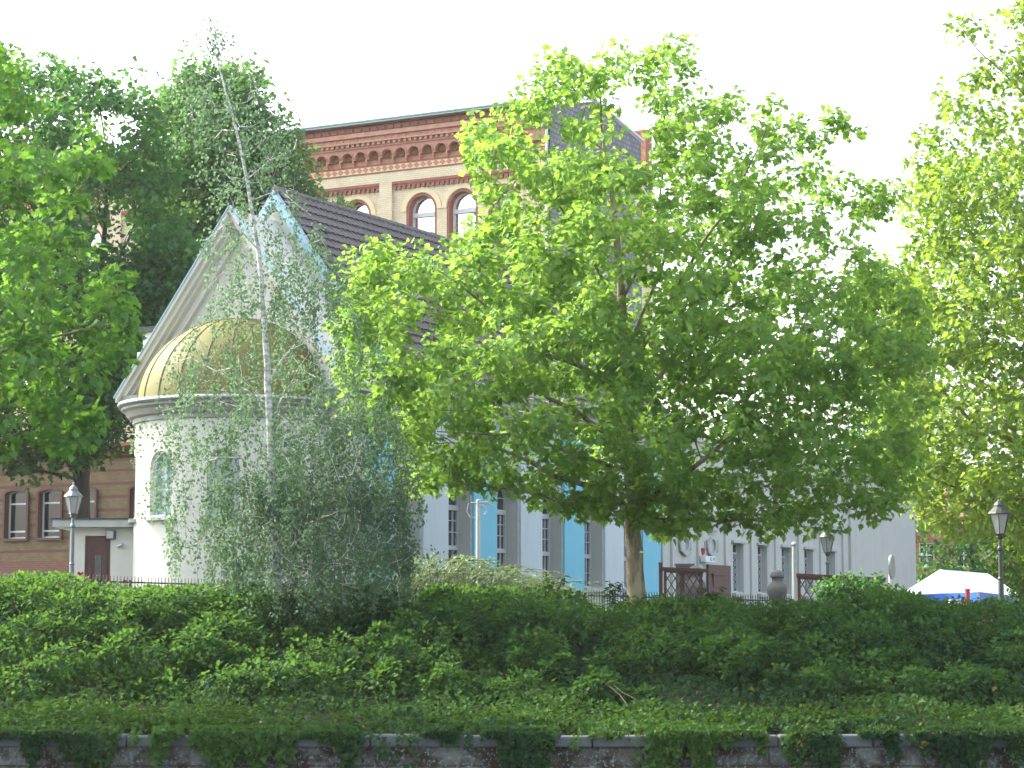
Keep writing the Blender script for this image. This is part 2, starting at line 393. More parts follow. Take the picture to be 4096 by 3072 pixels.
def school_window(kind):
    w = MB()
    if kind == 'arch':
        z0, sp, wd, ri = 0, 2.22, 1.56, .78
    else: z0, sp, wd, ri = 0, 2.25, 1.56, .28
    o = arch_loop(wd, z0, sp, ri); i1 = arch_loop(wd, z0, sp, ri, inset=.12); i2 = arch_loop(wd, z0, sp, ri, inset=.19)
    ring(w, i1, i2, .36, .44); hw = wd/2-.15
    tz = 1.98 if kind == 'arch' else 1.75
    w.box(-hw, hw, .30 if kind == 'arch' else .36, .45, tz, tz+(.18 if kind == 'arch' else .08)); w.box(-hw, hw, .365, .45, .42, .50)
    f = w.build('window', M['white_paint'], None)
    s = MB(); ring(s, o, i1, .02, .5); s.build('brick_surround', M['dark_red'] if kind == 'arch' else brown_trim, f)
    if kind == 'arch':
        av = MB()
        for i in range(12):
            a0, a1 = PI*i/12, PI*(i+1)/12
            p = [(r*math.cos(a), sp+r*math.sin(a)) for r, a in ((.80,a0), (1.03,a0), (1.03,a1), (.80,a1))]
            av.prism([(q[0], -.035, q[1]) for q in p], (0,.033,0))
        av.build('archivolt', M['arch_brick'], f)
    g = MB(); g.poly([(x_, .42, z_) for x_, z_ in i1]); g.build('pane', M['sky_glass'] if kind == 'arch' else dark_glass, f)
    return f
wa = school_window('arch'); ws = school_window('seg')
first = {'a': True, 's': True}
for c in cents:
    if -c-.7 < SX0+.3: continue
    for (proto, key, z) in ((wa, 'a', 16.2), (wa, 'a', 10.9), (ws, 's', 4.3)):
        o = proto if first[key] else copy_tree(proto)
        first[key] = False; o.parent = school; o.location = (-c, .12 if key == 'a' else -.03, z)

# ================================================================== white hall with the golden dome
hc = P(1364, 2525, 65)
hall = empty('festival_hall', (hc.x, hc.y, 0), ROT)
tag(hall, 'white and blue gabled hall with dark roof and a round apse under a golden dome', 'hall')
AX = -3.6
mb = MB(); mb.prism([(-7.2,0,-1), (0,0,-1), (0,0,7.1), (AX,0,12.0), (-7.2,0,7.1)], (0,.3,0)); mb.build('front_wall', M['cream'], hall)
mb = MB(); mb.prism([(-7.2,1.84,7.1), (.1,1.84,7.0), (.1,1.84,8.05), (AX,1.84,13.05), (-7.3,1.84,8.05)], (0,.25,0)); mb.build('main_gable_wall', M['cream'], hall)
# raking cornice in stepped mouldings
def rake(mb, sx, zc, w, y0, y1, off, th, k=1.33):
    # slab lying along the rake on side sx, its upper face zc-off above axis
    x1 = AX+sx*w
    mb.prism([(AX, y0, zc-off), (x1, y0, zc-off-k*w), (x1, y0, zc-off-k*w-th), (AX, y0, zc-off-th)], (0, y1-y0, 0))
mb = MB()
for s in (-1, 1):
    rake(mb, s, 12.40, 4.08, -.62, .1, .0, .16); rake(mb, s, 12.40, 4.0, -.50, 0, .163, .22); rake(mb, s, 12.40, 3.9, -.34, 0, .386, .14); rake(mb, s, 12.4, 3.75, -.16, 0, .53, .34)
mb.build('raking_cornice', M['white'], hall)
mb = MB()
for s in (-1, 1): rake(mb, s, 12.46, 4.12, -.66, -.50, .0, .055)
mb.build('cornice_flashing', M['verge'], hall)
for (a, b_) in ((-7.75, -6.5), (-.7, .5)):
    mb = MB(); mb.box(a, b_, -.5, 0, 6.86, 7.02); mb.box(a+.08, b_-.08, -.34, 0, 6.68, 6.857); mb.box(a+.16, b_-.16, -.2, 0, 6.5, 6.677)
    if a < -2: mb.box(-7.75, -7.2, .002, 2.0, 6.86, 7.02)
    else: mb.box(.002, .5, .002, 2.0, 6.86, 7.02)
    mb.build('cornice_return', M['trim'], hall)
mb = MB(); mb.box(-.62, -.1, -.1, 0, -1, 6.5); mb.build('corner_pilaster', M['trim'], hall)
mb = MB()
for s in (-1, 1): rake(mb, s, 12.40, 3.95, .13, 1.83, .03, .2)
mb.build('porch_roof', M['cream'], hall)
mb = MB()
for s in (-1, 1): rake(mb, s, 13.30, 4.2, 1.62, 1.83, .0, .42, 1.35)
mb.build('verge_board', M['verge'], hall)
mb = MB(); mb.box(-7.2, -6.9, .3, 50.8, -1, 7.1); mb.build('rear_side_wall', M['cream'], hall)
# tiled roof: pantiles in stepped courses
def tile_mat():
    m, t, b, o = nt('dark_concrete_tile'); v = coords(t); n = noise(t, v, 1.2, 6); n2 = noise(t, v, 14, 3)
    c = mixc(t, n, (.10,.088,.088), (.165,.145,.14)); c = mixc(t, ramp(t, n2, .55, .8), c, (.19,.18,.16))
    t.links.new(c, b.inputs['Base Color']); b.inputs['Roughness'].default_value = .7; return m
M['tile'] = tile_mat()
def tiled_roof(side):
    V = []; F = []; y0, y1 = 1.84, 21.7
    tw, tl = .30, .36; ncol = int((y1-y0)/tw); per = 6; slope = Vector((side*4.25, 0, -1.35*4.25)); L = slope.length; dirv = slope/L
    nrm = Vector((side*1.35, 0, 1)).normalized(); rows = int(L/tl)+1
    prof = [.0, .016, .042, .05, .036, .008]
    for r in range(rows):
        for e in (0, 1):
            d = min(L, (r+e)*tl)
            for c in range(ncol*per+1):
                yy = y0+c*tw/per + (0.5*tw if r % 2 else 0)*0
                h = prof[c % per]*1.3 + (.075 if e else .008) + random.uniform(-.003, .003)
                if c % per >= 2 and c % per <= 4 and e: d2 = d+.03
                else: d2 = d
                p = Vector((AX, 0, 13.3)) + dirv*d2 + nrm*h; V.append((p.x, yy, p.z))
    W = ncol*per+1
    for r in range(rows):
        a = r*2*W
        for c in range(W-1):
            q = (a+c, a+c+1, a+W+c+1, a+W+c); F.append(q if side < 0 else q[::-1])
            if r < rows-1:
                q = (a+W+c, a+W+c+1, a+2*W+c+1, a+2*W+c); F.append(q if side < 0 else q[::-1])
    m = MB(); m.v = V; m.f = F; return m
random.seed(3)
roof = tiled_roof(1).build('tiled_roof', M['tile'], hall, smooth=False)
tiled_roof(-1).build('tiled_roof', M['tile'], hall)
mb = MB(); mb.prism([(AX, 1.85, 13.25), (AX+4.1, 1.85, 13.25-1.35*4.1), (AX+4.1, 1.85, 13.1-1.35*4.1), (AX, 1.85, 13.1), (AX-4.1, 1.85, 13.1-1.35*4.1), (AX-4.1, 1.85, 13.25-1.35*4.1)], (0, 19.8, 0))
mb.build('roof_deck', M['brown_wood'], hall)
mb = MB(); y = 1.7
while y < 21.6:
    mb.tube([(AX, y, 13.33), (AX, y+.40, 13.33)], [.13, .115], 8); y += .37
mb.build('ridge_tiles', M['tile'], roof)
for (yy, d) in ((3.1, .9), (6.3, 1.5), (9.4, 1.6), (12.0, 2.3)):
    v = MB(); p = Vector((AX+d, yy, 13.3-1.35*d)); v.lathe([(.0,.16), (.07,.15), (.08,.06), (.11,.0)], 10)
    v.build('roof_vent', M['iron'], roof, loc=tuple(p+Vector((.02,0,.04))))
mb = MB(); mb.prism([(.62, 1.84, 7.55), (.74, 1.84, 7.55), (.76, 1.84, 7.70), (.60, 1.84, 7.70)], (0, 19.8, 0)); mb.build('gutter', M['galv'], hall)
mb = MB(); mb.box(.13, .58, 1.84, 21.6, 7.36, 7.52); mb.box(.13, .40, 1.84, 21.6, 7.16, 7.357); mb.build('eaves_cornice', M['trim'], hall)
# pedestal beside the left rake
mb = MB(); mb.box(-7.85, -7.22, .9, 1.6, 6.9, 9.1); mb.box(-7.97, -7.1, .78, 1.72, 8.35, 8.5); ped = mb.build('gable_pedestal', M['white'], hall)
mb = MB(); mb.box(-8.02, -7.05, .72, 1.78, 9.103, 9.26); mb.build('pedestal_cap', M['iron'], ped)
# apse
def dome_mat():
    m, t, b, o = nt('gilded_dome_sheet'); v = coords(t); v2 = coords(t, scale=(1.5,1.5,.5)); n = noise(t, v2, 1.6, 6, .65); n2 = noise(t, v, 9, 4)
    n3 = noise(t, coords(t, scale=(1,1,.35)), 3.2, 6, .7)
    c = mixc(t, n2, (.125,.122,.032), (.175,.168,.050)); c = mixc(t, ramp(t, n3, .62, .72), c, (.34,.31,.20)); c = mixc(t, ramp(t, n, .62, .76), c, (.26,.26,.17))
    t.links.new(c, b.inputs['Base Color']); b.inputs['Roughness'].default_value = .65; b.inputs['Specular IOR Level'].default_value = .2; bump(t, b, n, .25, .03); return m
M['dome'] = dome_mat()
AR = 3.0
def af(u, z, d):  # u = angle from -y towards +x
    r = AR-d; return (AX+r*math.sin(u), -r*math.cos(u), z)
ahol = []
for ph in (-51, -12, 27, 66):
    a, b_ = rad(ph-8.8), rad(ph+8.8); ahol.append((a, b_, 3.25, (lambda a=a, b_=b_: (lambda u: 4.62+.46*math.sqrt(max(0, 1-((u-(a+b_)/2)/((b_-a)/2))**2))))()))
mb = MB(); perforated(mb, af, -PI/2, PI/2, -1, lambda u: 6.1, ahol, .32, .06)
mb.build('apse_wall', M['cream'], hall, smooth=False)
mb = MB(); mb.lathe([(3.0,5.95), (3.08,5.97), (3.08,6.1), (3.2,6.14), (3.3,6.3), (3.42,6.36), (3.42,6.44), (2.9,6.5)], 64, AX, 0, PI, 2*PI); mb.build('apse_cornice', stucco('grey_cornice', (.30,.31,.28), (.15,.15,.13), .6), hall, smooth=False)
mb = MB(); mb.lathe([(3.40,6.443), (3.50,6.45), (3.53,6.52), (3.50,6.57), (3.44,6.56), (3.42,6.50), (2.9,6.56)], 64, AX, 0, PI, 2*PI); mb.build('apse_gutter', M['galv'], hall, smooth=True)
mb = MB(); prof = [(2.98*math.cos(PI/2*i/20), 6.52+2.62*math.sin(PI/2*i/20)) for i in range(21)]
mb.lathe(prof, 60, AX, 0, PI, 2*PI); dome = mb.build('dome', M['dome'], hall, smooth=True)
mb = MB()
for k in range(0, 13):
    a = PI+PI*k/12
    mb.tube([(AX+(r+.012)*math.cos(a), (r+.012)*math.sin(a), z) for r, z in prof[:19]], .016, 5)
mb.build('dome_seams', plain('seam_metal', (.10,.09,.045), .8), dome)
for ph in (-51, -12, 27, 66):
    w = MB(); L = arch_loop(.92, 0, 1.37, .46); Li = arch_loop(.92, 0, 1.37, .46, inset=.05)
    ring(w, L, Li, .24, .34); w.box(-.03, .03, .23, .33, .04, 1.6); f = w.build('window', M['verge'], hall)
    g = MB(); g.poly([(x_, .3, z_) for x_, z_ in Li]); g.build('pane', M['frost'], f)
    s = MB(); s.box(-.62, .62, -.14, .1, -.14, -.04); s.build('sill', M['trim'], f)
    f.location = (AX+AR*math.sin(rad(ph)), -AR*math.cos(rad(ph)), 3.25); f.rotation_euler = (0,0,rad(ph))
# arcade side wall
pil = [1.25+3.12*k for k in range(7)]
opens = [(.12, 1.14)] + [(b_+1.5+.11, b_+3.12-.11) for b_ in pil[:-1]]
def hf(u, z, d): return (-d, u, z)
hh = [(a, b_, 1.5, arch_fn(a, b_, 4.14)) for a, b_ in opens]
mb = MB(); perforated(mb, hf, 0.301, 21.6, -1, lambda u: 7.15, [h for h in hh if h[0] > .3], .47, 1.0)
mb.build('side_wall', M['grey_render'], hall)
for a, b_ in opens[1:]:
    mb = MB()
    w = b_-a; c = (a+b_)/2; o = arch_loop(w+.2, 1.5, 4.14, w/2+.1); i1 = arch_loop(w, 1.5, 4.14)
    k = len(o)
    for i in range(1, k):
        j = (i+1) % k
        if i == k-1: j = 0
        A, B, C_, D = o[i], o[j], i1[j], i1[i]
        mb.prism([(0.001, c+A[0], A[1]), (0.001, c+B[0], B[1]), (0.001, c+C_[0], C_[1]), (0.001, c+D[0], D[1])], (.05, 0, 0))
    for i in range(9):
        z = 1.75+i*.36; mb.box(.05, .075, b_+.035, b_+.07, z, z+.05)
    mb.build('arch_moulding', M['trim'], hall)
for k, b_ in enumerate(pil):
    w = MB(); w.box(.001, .12, b_, b_+1.5, -1, 6.5); p = w.build('pilaster', M['sky_blue'] if k % 2 == 0 else M['pale_blue'], hall)
    w = MB(); w.box(.001, .2, b_-.06, b_+1.56, 6.503, 6.6); w.box(.001, .26, b_-.1, b_+1.6, 6.603, 6.72); w.build('capital', M['trim'], p)
def hall_window():
    wd, sp = 1.40, 2.64
    w = MB(); L = arch_loop(wd, 0, sp); Li = arch_loop(wd, 0, sp, inset=.07); ring(w, L, Li, -.04, .06)
    hw = wd/2-.06
    w.box(-.085, -.02, -.03, .05, .07, 3.2); w.box(.02, .085, -.03, .05, .07, 3.2)
    w.box(-hw, hw, -.06, .05, 1.02, 1.16); w.box(-hw, hw, -.06, .05, 2.26, 2.42)
    for z in (.50, 1.56, 1.92, 2.78): w.box(-hw, hw, -.015, .04, z, z+.03)
    w.box(-.40, -.36, -.02, .04, .07, 2.3); w.box(.36, .40, -.02, .04, .07, 2.3)
    f = w.build('window', M['frame'], None)
    g = MB(); g.poly([(x_, .03, z_) for x_, z_ in Li]); g.build('pane', M['glass'], f)
    s = MB(); s.box(-.86, .86, -.66, -.3, -.14, -.03); s.build('sill', M['trim'], f)
    return f
hw0 = hall_window()
for i, (a, b_) in enumerate(opens[1:]):
    o = hw0 if i == 0 else copy_tree(hw0)
    o.parent = hall; o.location = (-.42, (a+b_)/2, 1.5); o.rotation_euler = (0, 0, PI/2)
# lower wing towards the right
wcs = [(28.55,29.5), (31.15,32.0), (33.75,34.6), (36.35,37.2), (39.0,39.9)]
wh = [(a, b_, 1.55, (lambda u: 3.45)) for a, b_ in wcs]
for a, b_ in ((28.7,29.4), (31.2,31.9), (33.8,34.5), (36.4,37.1)): wh.append((a, b_, 5.1, (lambda u: 6.1)))
for c in (23.8, 26.4): wh.append((c-.32, c+.32, 2.95, (lambda u: 3.45)))
wh = [h for h in wh if h[3](0) != 3.45 or h[2] != 2.95]
mb = MB(); perforated(mb, hf, 21.603, 41.8, -1, lambda u: 7.2, wh, .3, 1.5); mb.box(-.3, .12, 41.803, 50.8, -1, 7.2); mb.box(-7.2, -.303, 50.5, 50.8, -1, 7.2)
mb.build('wing_wall', M['grey_render'], hall)
mb = MB(); mb.box(-7.3, .12, 21.603, 50.9, 7.203, 7.35); mb.box(.003, .15, 21.7, 50.8, 4.5, 4.62) if False else None
mb.box(.001, .16, 21.7, 41.7, 4.42, 4.6); mb.box(.121, .3, 41.9, 50.9, 7.0, 7.2); mb.build('wing_roof_edge', M['trim'], hall)
mb = MB()
for y in (21.75, 22.6, 25.0, 27.65, 30.3, 32.9, 35.5, 38.1, 40.9): mb.box(.001, .09, y, y+(.5 if y > 27 else .3), -1, 4.418)
mb.build('wing_pilasters', M['grey_render'], hall)
for a, b_ in wcs:
    mb = MB(); mb.box(.001, .14, a-.2, b_+.2, 3.46, 3.56); mb.box(.001, .05, b_+.02, b_+.24, 1.5, 3.45); mb.box(.001, .18, a-.12, b_+.25, 1.36, 1.5); mb.build('window_surround', M['trim'], hall)
def grille_window():
    w = MB(); ring(w, [(-.43,0), (.43,0), (.43,1.9), (-.43,1.9)], [(-.38,.05), (.38,.05), (.38,1.85), (-.38,1.85)], -.03, .05)
    w.box(-.4, .4, -.03, .04, 1.5, 1.56); w.box(-.02, .02, -.03, .04, 0, 1.5)
    for i in range(5):
        z = .1+i*.29
        for s in (-1, 1): w.tube([(s*.36, -.05, z), (0, -.05, z+.145), (s*.36, -.05, z+.29)], .014, 4); w.tube([(0, -.05, z), (s*.2, -.05, z+.145), (0, -.05, z+.29)], .014, 4)
    f = w.build('window', M['frame'], None); g = MB(); g.poly([(-.38,.02,.05), (.38,.02,.05), (.38,.02,1.85), (-.38,.02,1.85)]); g.build('pane', M['glass'], f); return f
gw = grille_window()
for i, (a, b_) in enumerate(wcs):
    o = gw if i == 0 else copy_tree(gw); o.parent = hall; o.location = (-.22, (a+b_)/2, 1.55); o.rotation_euler = (0,0,PI/2)
def small_window():
    w = MB(); ring(w, [(-.35,0), (.35,0), (.35,1.0), (-.35,1.0)], [(-.29,.06), (.29,.06), (.29,.94), (-.29,.94)], -.03, .05); w.box(-.02, .02, -.03, .04, .06, .94); w.box(-.29, .29, -.025, .04, .48, .51)
    f = w.build('window', M['white_paint'], None); g = MB(); g.poly([(-.3,.02,.05), (.3,.02,.05), (.3,.02,.95), (-.3,.02,.95)]); g.build('pane', M['glass'], f); return f
sw = small_window()
for i, y in enumerate((29.05, 31.55, 34.15, 36.75)):
    o = sw if i == 0 else copy_tree(sw); o.parent = hall; o.location = (-.22, y, 5.1); o.rotation_euler = (0,0,PI/2)
for y in (23.8, 26.4):
    w = MB(); el = [(y+.42*math.cos(a), 3.25+.36*math.sin(a)) for a in [2*PI*i/28 for i in range(28)]]; ei = [(y+.31*math.cos(a), 3.25+.27*math.sin(a)) for a in [2*PI*i/28 for i in range(28)]]
    for i in range(28):
        j = (i+1) % 28; w.prism([(.001,)+el[i], (.001,)+el[j], (.001,)+ei[j], (.001,)+ei[i]], (.09,0,0))
    w.box(.001, .07, y-.55, y+.55, 3.85, 3.97); w.box(.001, .05, y-.3, y+.3, 3.7, 3.85); w.tube([(.06, y-.5, 3.5), (.1, y-.42, 3.0), (.1, y, 2.82), (.1, y+.42, 3.0), (.06, y+.5, 3.5)], .05, 6)
    f = w.build('oval_window', M['trim'], hall); g = MB(); g.poly([(.02,)+p for p in ei]); g.build('pane', M['frost'], f)
# brown double door
mb = MB(); mb.box(.02, .10, 25.9, 28.1, 0, 2.55); door = mb.build('door', M['brown_wood'], hall)
mb = MB()
for (z0, z1) in ((.3, .75), (1.0, 1.45), (1.7, 2.15)): mb.box(.1, .14, 26.3, 27.5, z0, z1); mb.box(.14, .18, 26.2, 27.6, z1, z1+.07)
mb.build('door_panels', M['brown_wood'], door)
# sign over the door
mb = MB(); mb.box(.15, .35, 25.05, 26.0, 2.62, 2.85); sign = mb.build('sign_box', M['white_paint'], hall)
blue = plain('sign_blue', (.08,.22,.5), .5); redm = plain('wine_red', (.42,.03,.03), .5)
mb = MB(); 
for (a, b_, z0, z1) in ((.45,.52,.06,.18), (.52,.62,.06,.09), (.52,.58,.15,.18), (.66,.74,.11,.14), (.80,.87,.06,.18), (.75,.8,.06,.09), (.75,.8,.15,.18)): mb.box(.351, .36, 25.05+a, 25.05+b_, 2.62+z0, 2.62+z1)
mb.build('sign_mark', blue, sign)
mb = MB(); mb.tube([(.1, 25.35, 3.15), (.1, 25.35, 2.98), (.1, 25.35, 2.88)], [.12, .09, .03], 10); mb.tube([(.1, 25.56, 3.4), (.1, 25.54, 2.95)], .012, 5); mb.build('goblet_emblem', redm, sign)

# ================================================================== annex porch at the left of the apse
ax_ = empty('entrance_annex', (-12.0, 66.5, 0)); tag(ax_, 'small flat roofed cream annex with a brown door, left of the round apse', 'annex')
mb = MB(); mb.box(-.86, -.42, 0, 3.5, -1, 3.0); mb.box(.33, 1.1, 0, 3.5, -1, 3.0); mb.box(-.42, .33, 0, .2, 2.76, 3.0); mb.build('wall', M['cream'], ax_)
mb = MB(); mb.box(-1.30, 1.12, -.35, 3.6, 3.003, 3.22); r_ = mb.build('flat_roof', M['trim'], ax_)
mb = MB(); mb.box(-1.36, 1.16, -.41, 3.66, 3.223, 3.26); mb.build('roof_edging', M['iron'], r_)
mb = MB(); mb.box(-.415, .325, .10, .16, .4, 2.755); d = mb.build('door', M['brown_wood'], ax_)
mb = MB(); mb.box(-.3, -.22, .07, .1, .6, 2.5); mb.box(.14, .22, .07, .1, .6, 2.5); mb.box(-.22, .14, .07, .1, 2.4, 2.5); mb.box(-.22, .14, .07, .1, .6, .8); mb.build('door_mouldings', M['brown_wood'], d)
mb = MB(); mb.box(-.13, .05, .085, .098, .95, 2.2); mb.build('door_pane', M['glass'], d)
mb = MB(); mb.tube([(.24,.06,1.35), (.24,.02,1.35), (.15,.02,1.35)], .015, 6); mb.build('handle', M['galv'], d)
mb = MB(); mb.box(.22, .48, -.14, 0, 2.66, 2.92); fl = mb.build('flood_light', M['iron'], ax_); mb = MB(); mb.box(.235, .43, -.155, -.142, 2.68, 2.9); mb.build('lamp_glass', M['frost'], fl)
mb = MB(); mb.tube([(.55,-.05,2.45), (.7,-.12,2.5)], .05, 8); mb.tube([(.62,0,2.48), (.62,-.08,2.48)], .02, 6); mb.build('security_camera', M['galv'], ax_)
# ================================================================== ground, canal, street
def street_z(X): return min(.95, max(-.75, .33-.035*X))
def ground_z(X, Y):
    s = street_z(X)
    if Y <= 36.0: return -1.60
    if Y >= 45: return s
    f = (Y-36.0)/9.0; f = f*f*(3-2*f)*.35+f*.65
    return -1.60+(s+1.60)*f
def ground_mat():
    m, t, b, o = nt('soil_and_grass'); v = coords(t); n = noise(t, v, .8, 6); n2 = noise(t, v, 12, 4)
    c = mixc(t, ramp(t, n, .4, .6), (.012,.016,.008), (.02,.016,.010)); t.links.new(mixc(t, n2, c, (.010,.022,.006)), b.inputs['Base Color']); b.inputs['Roughness'].default_value = 1; bump(t, b, n2, .6, .05); return m
M['ground'] = ground_mat()
mb = MB(); xs = [-195,-120,-60,-40,-30]+[-20+2*i for i in range(21)]+[30,40,60,120,195]; ys = [35.35,36]+[36+.75*i for i in range(1,13)]+[48,52,58,66,80,110,180,290]
for Y in ys:
    for X in xs: mb.v.append((X, Y, ground_z(X, Y)+(random.uniform(-.05,.05) if 36 < Y < 45 else 0)))
W = len(xs)
for j in range(len(ys)-1):
    for i in range(W-1): mb.f.append((j*W+i, j*W+i+1, (j+1)*W+i+1, (j+1)*W+i))
tag(mb.build('ground', M['ground'], smooth=True), kind='structure')
asph = plain('asphalt', (.055,.055,.058), .9, var=.2, scale=8); pave = plain('paving_stone', (.24,.23,.21), .9, var=.2, scale=6)
def strip(name, mat, Y0f, Y1f, dz):
    m = MB(); X = -22
    while X < 60:
        m.quad((X, Y0f(X), street_z(X)+dz), (X+2, Y0f(X+2), street_z(X+2)+dz), (X+2, Y1f(X+2), street_z(X+2)+dz), (X, Y1f(X), street_z(X)+dz)); X += 2
    return tag(m.build(name, mat), kind='structure')
strip('street', asph, lambda X: 55.5+.35*X, lambda X: 60.5+.35*X, .006)
strip('pavement', pave, lambda X: 52.8+.35*X, lambda X: 55.4+.35*X, .12)
mb = MB(); mb.quad((-195,4.3,-4.2), (195,4.3,-4.2), (195,36,-4.2), (-195,36,-4.2))
def water_mat():
    m, t, b, o = nt('canal_water'); v = coords(t, scale=(1,.5,1)); n = noise(t, v, 1.5, 4); b.inputs['Base Color'].default_value = (.015,.03,.02,1); b.inputs['Roughness'].default_value = .06; bump(t, b, n, .25, .1); return m
tag(mb.build('water', water_mat()), kind='structure')
mb = MB(); mb.box(-195, 195, -40, 4.3, -5, -1.6); tag(mb.build('near_quay', pave), kind='structure')

# retaining wall with coping stones
rw = empty('canal_wall', (0,35,-1.56)); tag(rw, 'old stone canal wall with grey coping slabs overgrown by ivy', 'wall')
def masonry():
    m, t, b, o = nt('stained_masonry'); tc = t.nodes.new('ShaderNodeTexCoord'); sp = t.nodes.new('ShaderNodeSeparateXYZ'); cb = t.nodes.new('ShaderNodeCombineXYZ')
    t.links.new(tc.outputs['Object'], sp.inputs[0]); t.links.new(sp.outputs[0], cb.inputs[0]); t.links.new(sp.outputs[2], cb.inputs[1])
    bt = t.nodes.new('ShaderNodeTexBrick'); t.links.new(cb.outputs[0], bt.inputs['Vector']); bt.inputs['Scale'].default_value = 1
    bt.inputs['Color1'].default_value = rgb((.12,.12,.105)); bt.inputs['Color2'].default_value = rgb((.17,.18,.175)); bt.inputs['Mortar'].default_value = rgb((.06,.055,.045))
    bt.inputs['Brick Width'].default_value = 1.3; bt.inputs['Row Height'].default_value = .47; bt.inputs['Mortar Size'].default_value = .015
    v = tc.outputs['Object']; n = noise(t, v, 2.2, 7, .65); n2 = noise(t, v, 16, 5, .7)
    c = mixc(t, ramp(t, n, .40, .58), bt.outputs['Color'], (.035,.024,.014)); c = mixc(t, ramp(t, n2, .54, .62), c, (.20,.24,.25))
    t.links.new(c, b.inputs['Base Color']); b.inputs['Roughness'].default_value = .95; bump(t, b, n2, .7, .04); return m
mb = MB(); mb.box(-195, 195, .07, .9, -3.0, -.19); mb.build('wall_face', masonry(), rw)
cst = stucco('coping_stone', (.115,.13,.135), (.035,.045,.03), 1.0)
random.seed(5); x = -9.5; edges = []
while x < 9.5:
    w = random.uniform(.95, 1.45); m = MB(); dy = random.uniform(-.022,.03)
    m.box(x+.006, x+w-.006, dy, .42, -.19, random.uniform(-.022,.006)); m.build('coping_stone', cst, rw, bevel=.03); x += w
mb = MB(); mb.box(-195, -9.6, 0, .42, -.19, 0); mb.box(11.2, 195, 0, .42, -.19, 0); mb.build('coping_run', cst, rw)

# ================================================================== foliage tools
def tmpl(half, fold=.18):
    "half: list of (x,y) of the right half between base and tip; folded along the midrib"
    R = [(x, y, fold*x) for x, y in half]; L = [(-x, y, fold*x) for x, y in half]
    V = [(0,0,0)] + R + [(0,1,-.08)] + L[::-1]
    k = len(half); return np.array(V, float), [list(range(0, k+2)), [0]+list(range(k+1, 2*k+2))]
T_PLANE = tmpl([(.30,-.06), (.30,.14), (.60,.30), (.32,.42), (.40,.62), (.16,.66)])
T_IVY = tmpl([(.36,-.10), (.52,.22), (.28,.42)])
T_OVAL = tmpl([(.30,.22), (.34,.5), (.16,.82)])
T_BIRCH = tmpl([(.42,.28), (.26,.62)])
T_NARROW = tmpl([(.10,.3), (.09,.7)])
T_QUAD = tmpl([(.46,.42)])
def leaves(name, mat, pos, tip, nrm, size, T, parent=None, lc=None, seed=0):
    rng = np.random.default_rng(seed); n = len(pos)
    tip = tip/np.linalg.norm(tip, axis=1, keepdims=True)
    side = np.cross(tip, nrm); side /= (np.linalg.norm(side, axis=1, keepdims=True)+1e-9); nr = np.cross(side, tip)
    V, F = T; k = len(V)
    asp = rng.uniform(.85, 1.15, n)
    co = (pos[:, None, :] + size[:, None, None]*(V[None, :, 0, None]*side[:, None, :]*asp[:, None, None] + V[None, :, 1, None]*tip[:, None, :] + V[None, :, 2, None]*nr[:, None, :])).reshape(-1, 3)
    me = bpy.data.meshes.new(name); me.vertices.add(n*k); me.vertices.foreach_set('co', co.astype(np.float32).ravel())
    fl = [len(f) for f in F]; tot = sum(fl); base = np.concatenate([np.array(f) for f in F])
    li = (np.arange(n)[:, None]*k + base[None, :]).ravel()
    me.loops.add(n*tot); me.loops.foreach_set('vertex_index', li.astype(np.int32))
    st = np.cumsum([0]+fl[:-1]); ls = (np.arange(n)[:, None]*tot + st[None, :]).ravel()
    me.polygons.add(n*len(F)); me.polygons.foreach_set('loop_start', ls.astype(np.int32)); me.polygons.foreach_set('loop_total', np.tile(fl, n).astype(np.int32))
    me.update(calc_edges=True)
    a = me.attributes.new('lv', 'FLOAT', 'POINT'); a.data.foreach_set('value', np.repeat(rng.random(n), k).astype(np.float32))
    if lc is None: lc = rng.random(n)
    a = me.attributes.new('lc', 'FLOAT', 'POINT'); a.data.foreach_set('value', np.repeat(lc, k).astype(np.float32))
    me.materials.append(mat); o = bpy.data.objects.new(name, me); COL.objects.link(o)
    if parent: o.parent = parent; o.matrix_parent_inverse = Matrix.Translation(-Vector(parent.location)) if parent.rotation_euler[2] == 0 else parent.matrix_world.inverted()
    return o
def inpoly(px, py, poly):
    r = np.zeros(len(px), bool); n = len(poly); j = n-1
    for i in range(n):
        xi, yi = poly[i]; xj, yj = poly[j]
        c = ((yi > py) != (yj > py)) & (px < (xj-xi)*(py-yi)/((yj-yi)+1e-9)+xi); r ^= c; j = i
    return r
def edist(px, py, poly):
    d = np.full(len(px), 1e9); n = len(poly)
    for i in range(n):
        a = np.array(poly[i], float); b = np.array(poly[(i+1) % n], float); ab = b-a
        t = np.clip(((px-a[0])*ab[0]+(py-a[1])*ab[1])/(ab@ab+1e-9), 0, 1)
        d = np.minimum(d, np.hypot(px-a[0]-t*ab[0], py-a[1]-t*ab[1]))
    return d
def nP(x, y, Y):
    u = (x-2048)/FPX; v = (1536-y)/FPX; k = Y/(math.cos(PITCH)-math.sin(PITCH)*v)
    return np.stack([u*k, Y, (math.sin(PITCH)+math.cos(PITCH)*v)*k], 1)
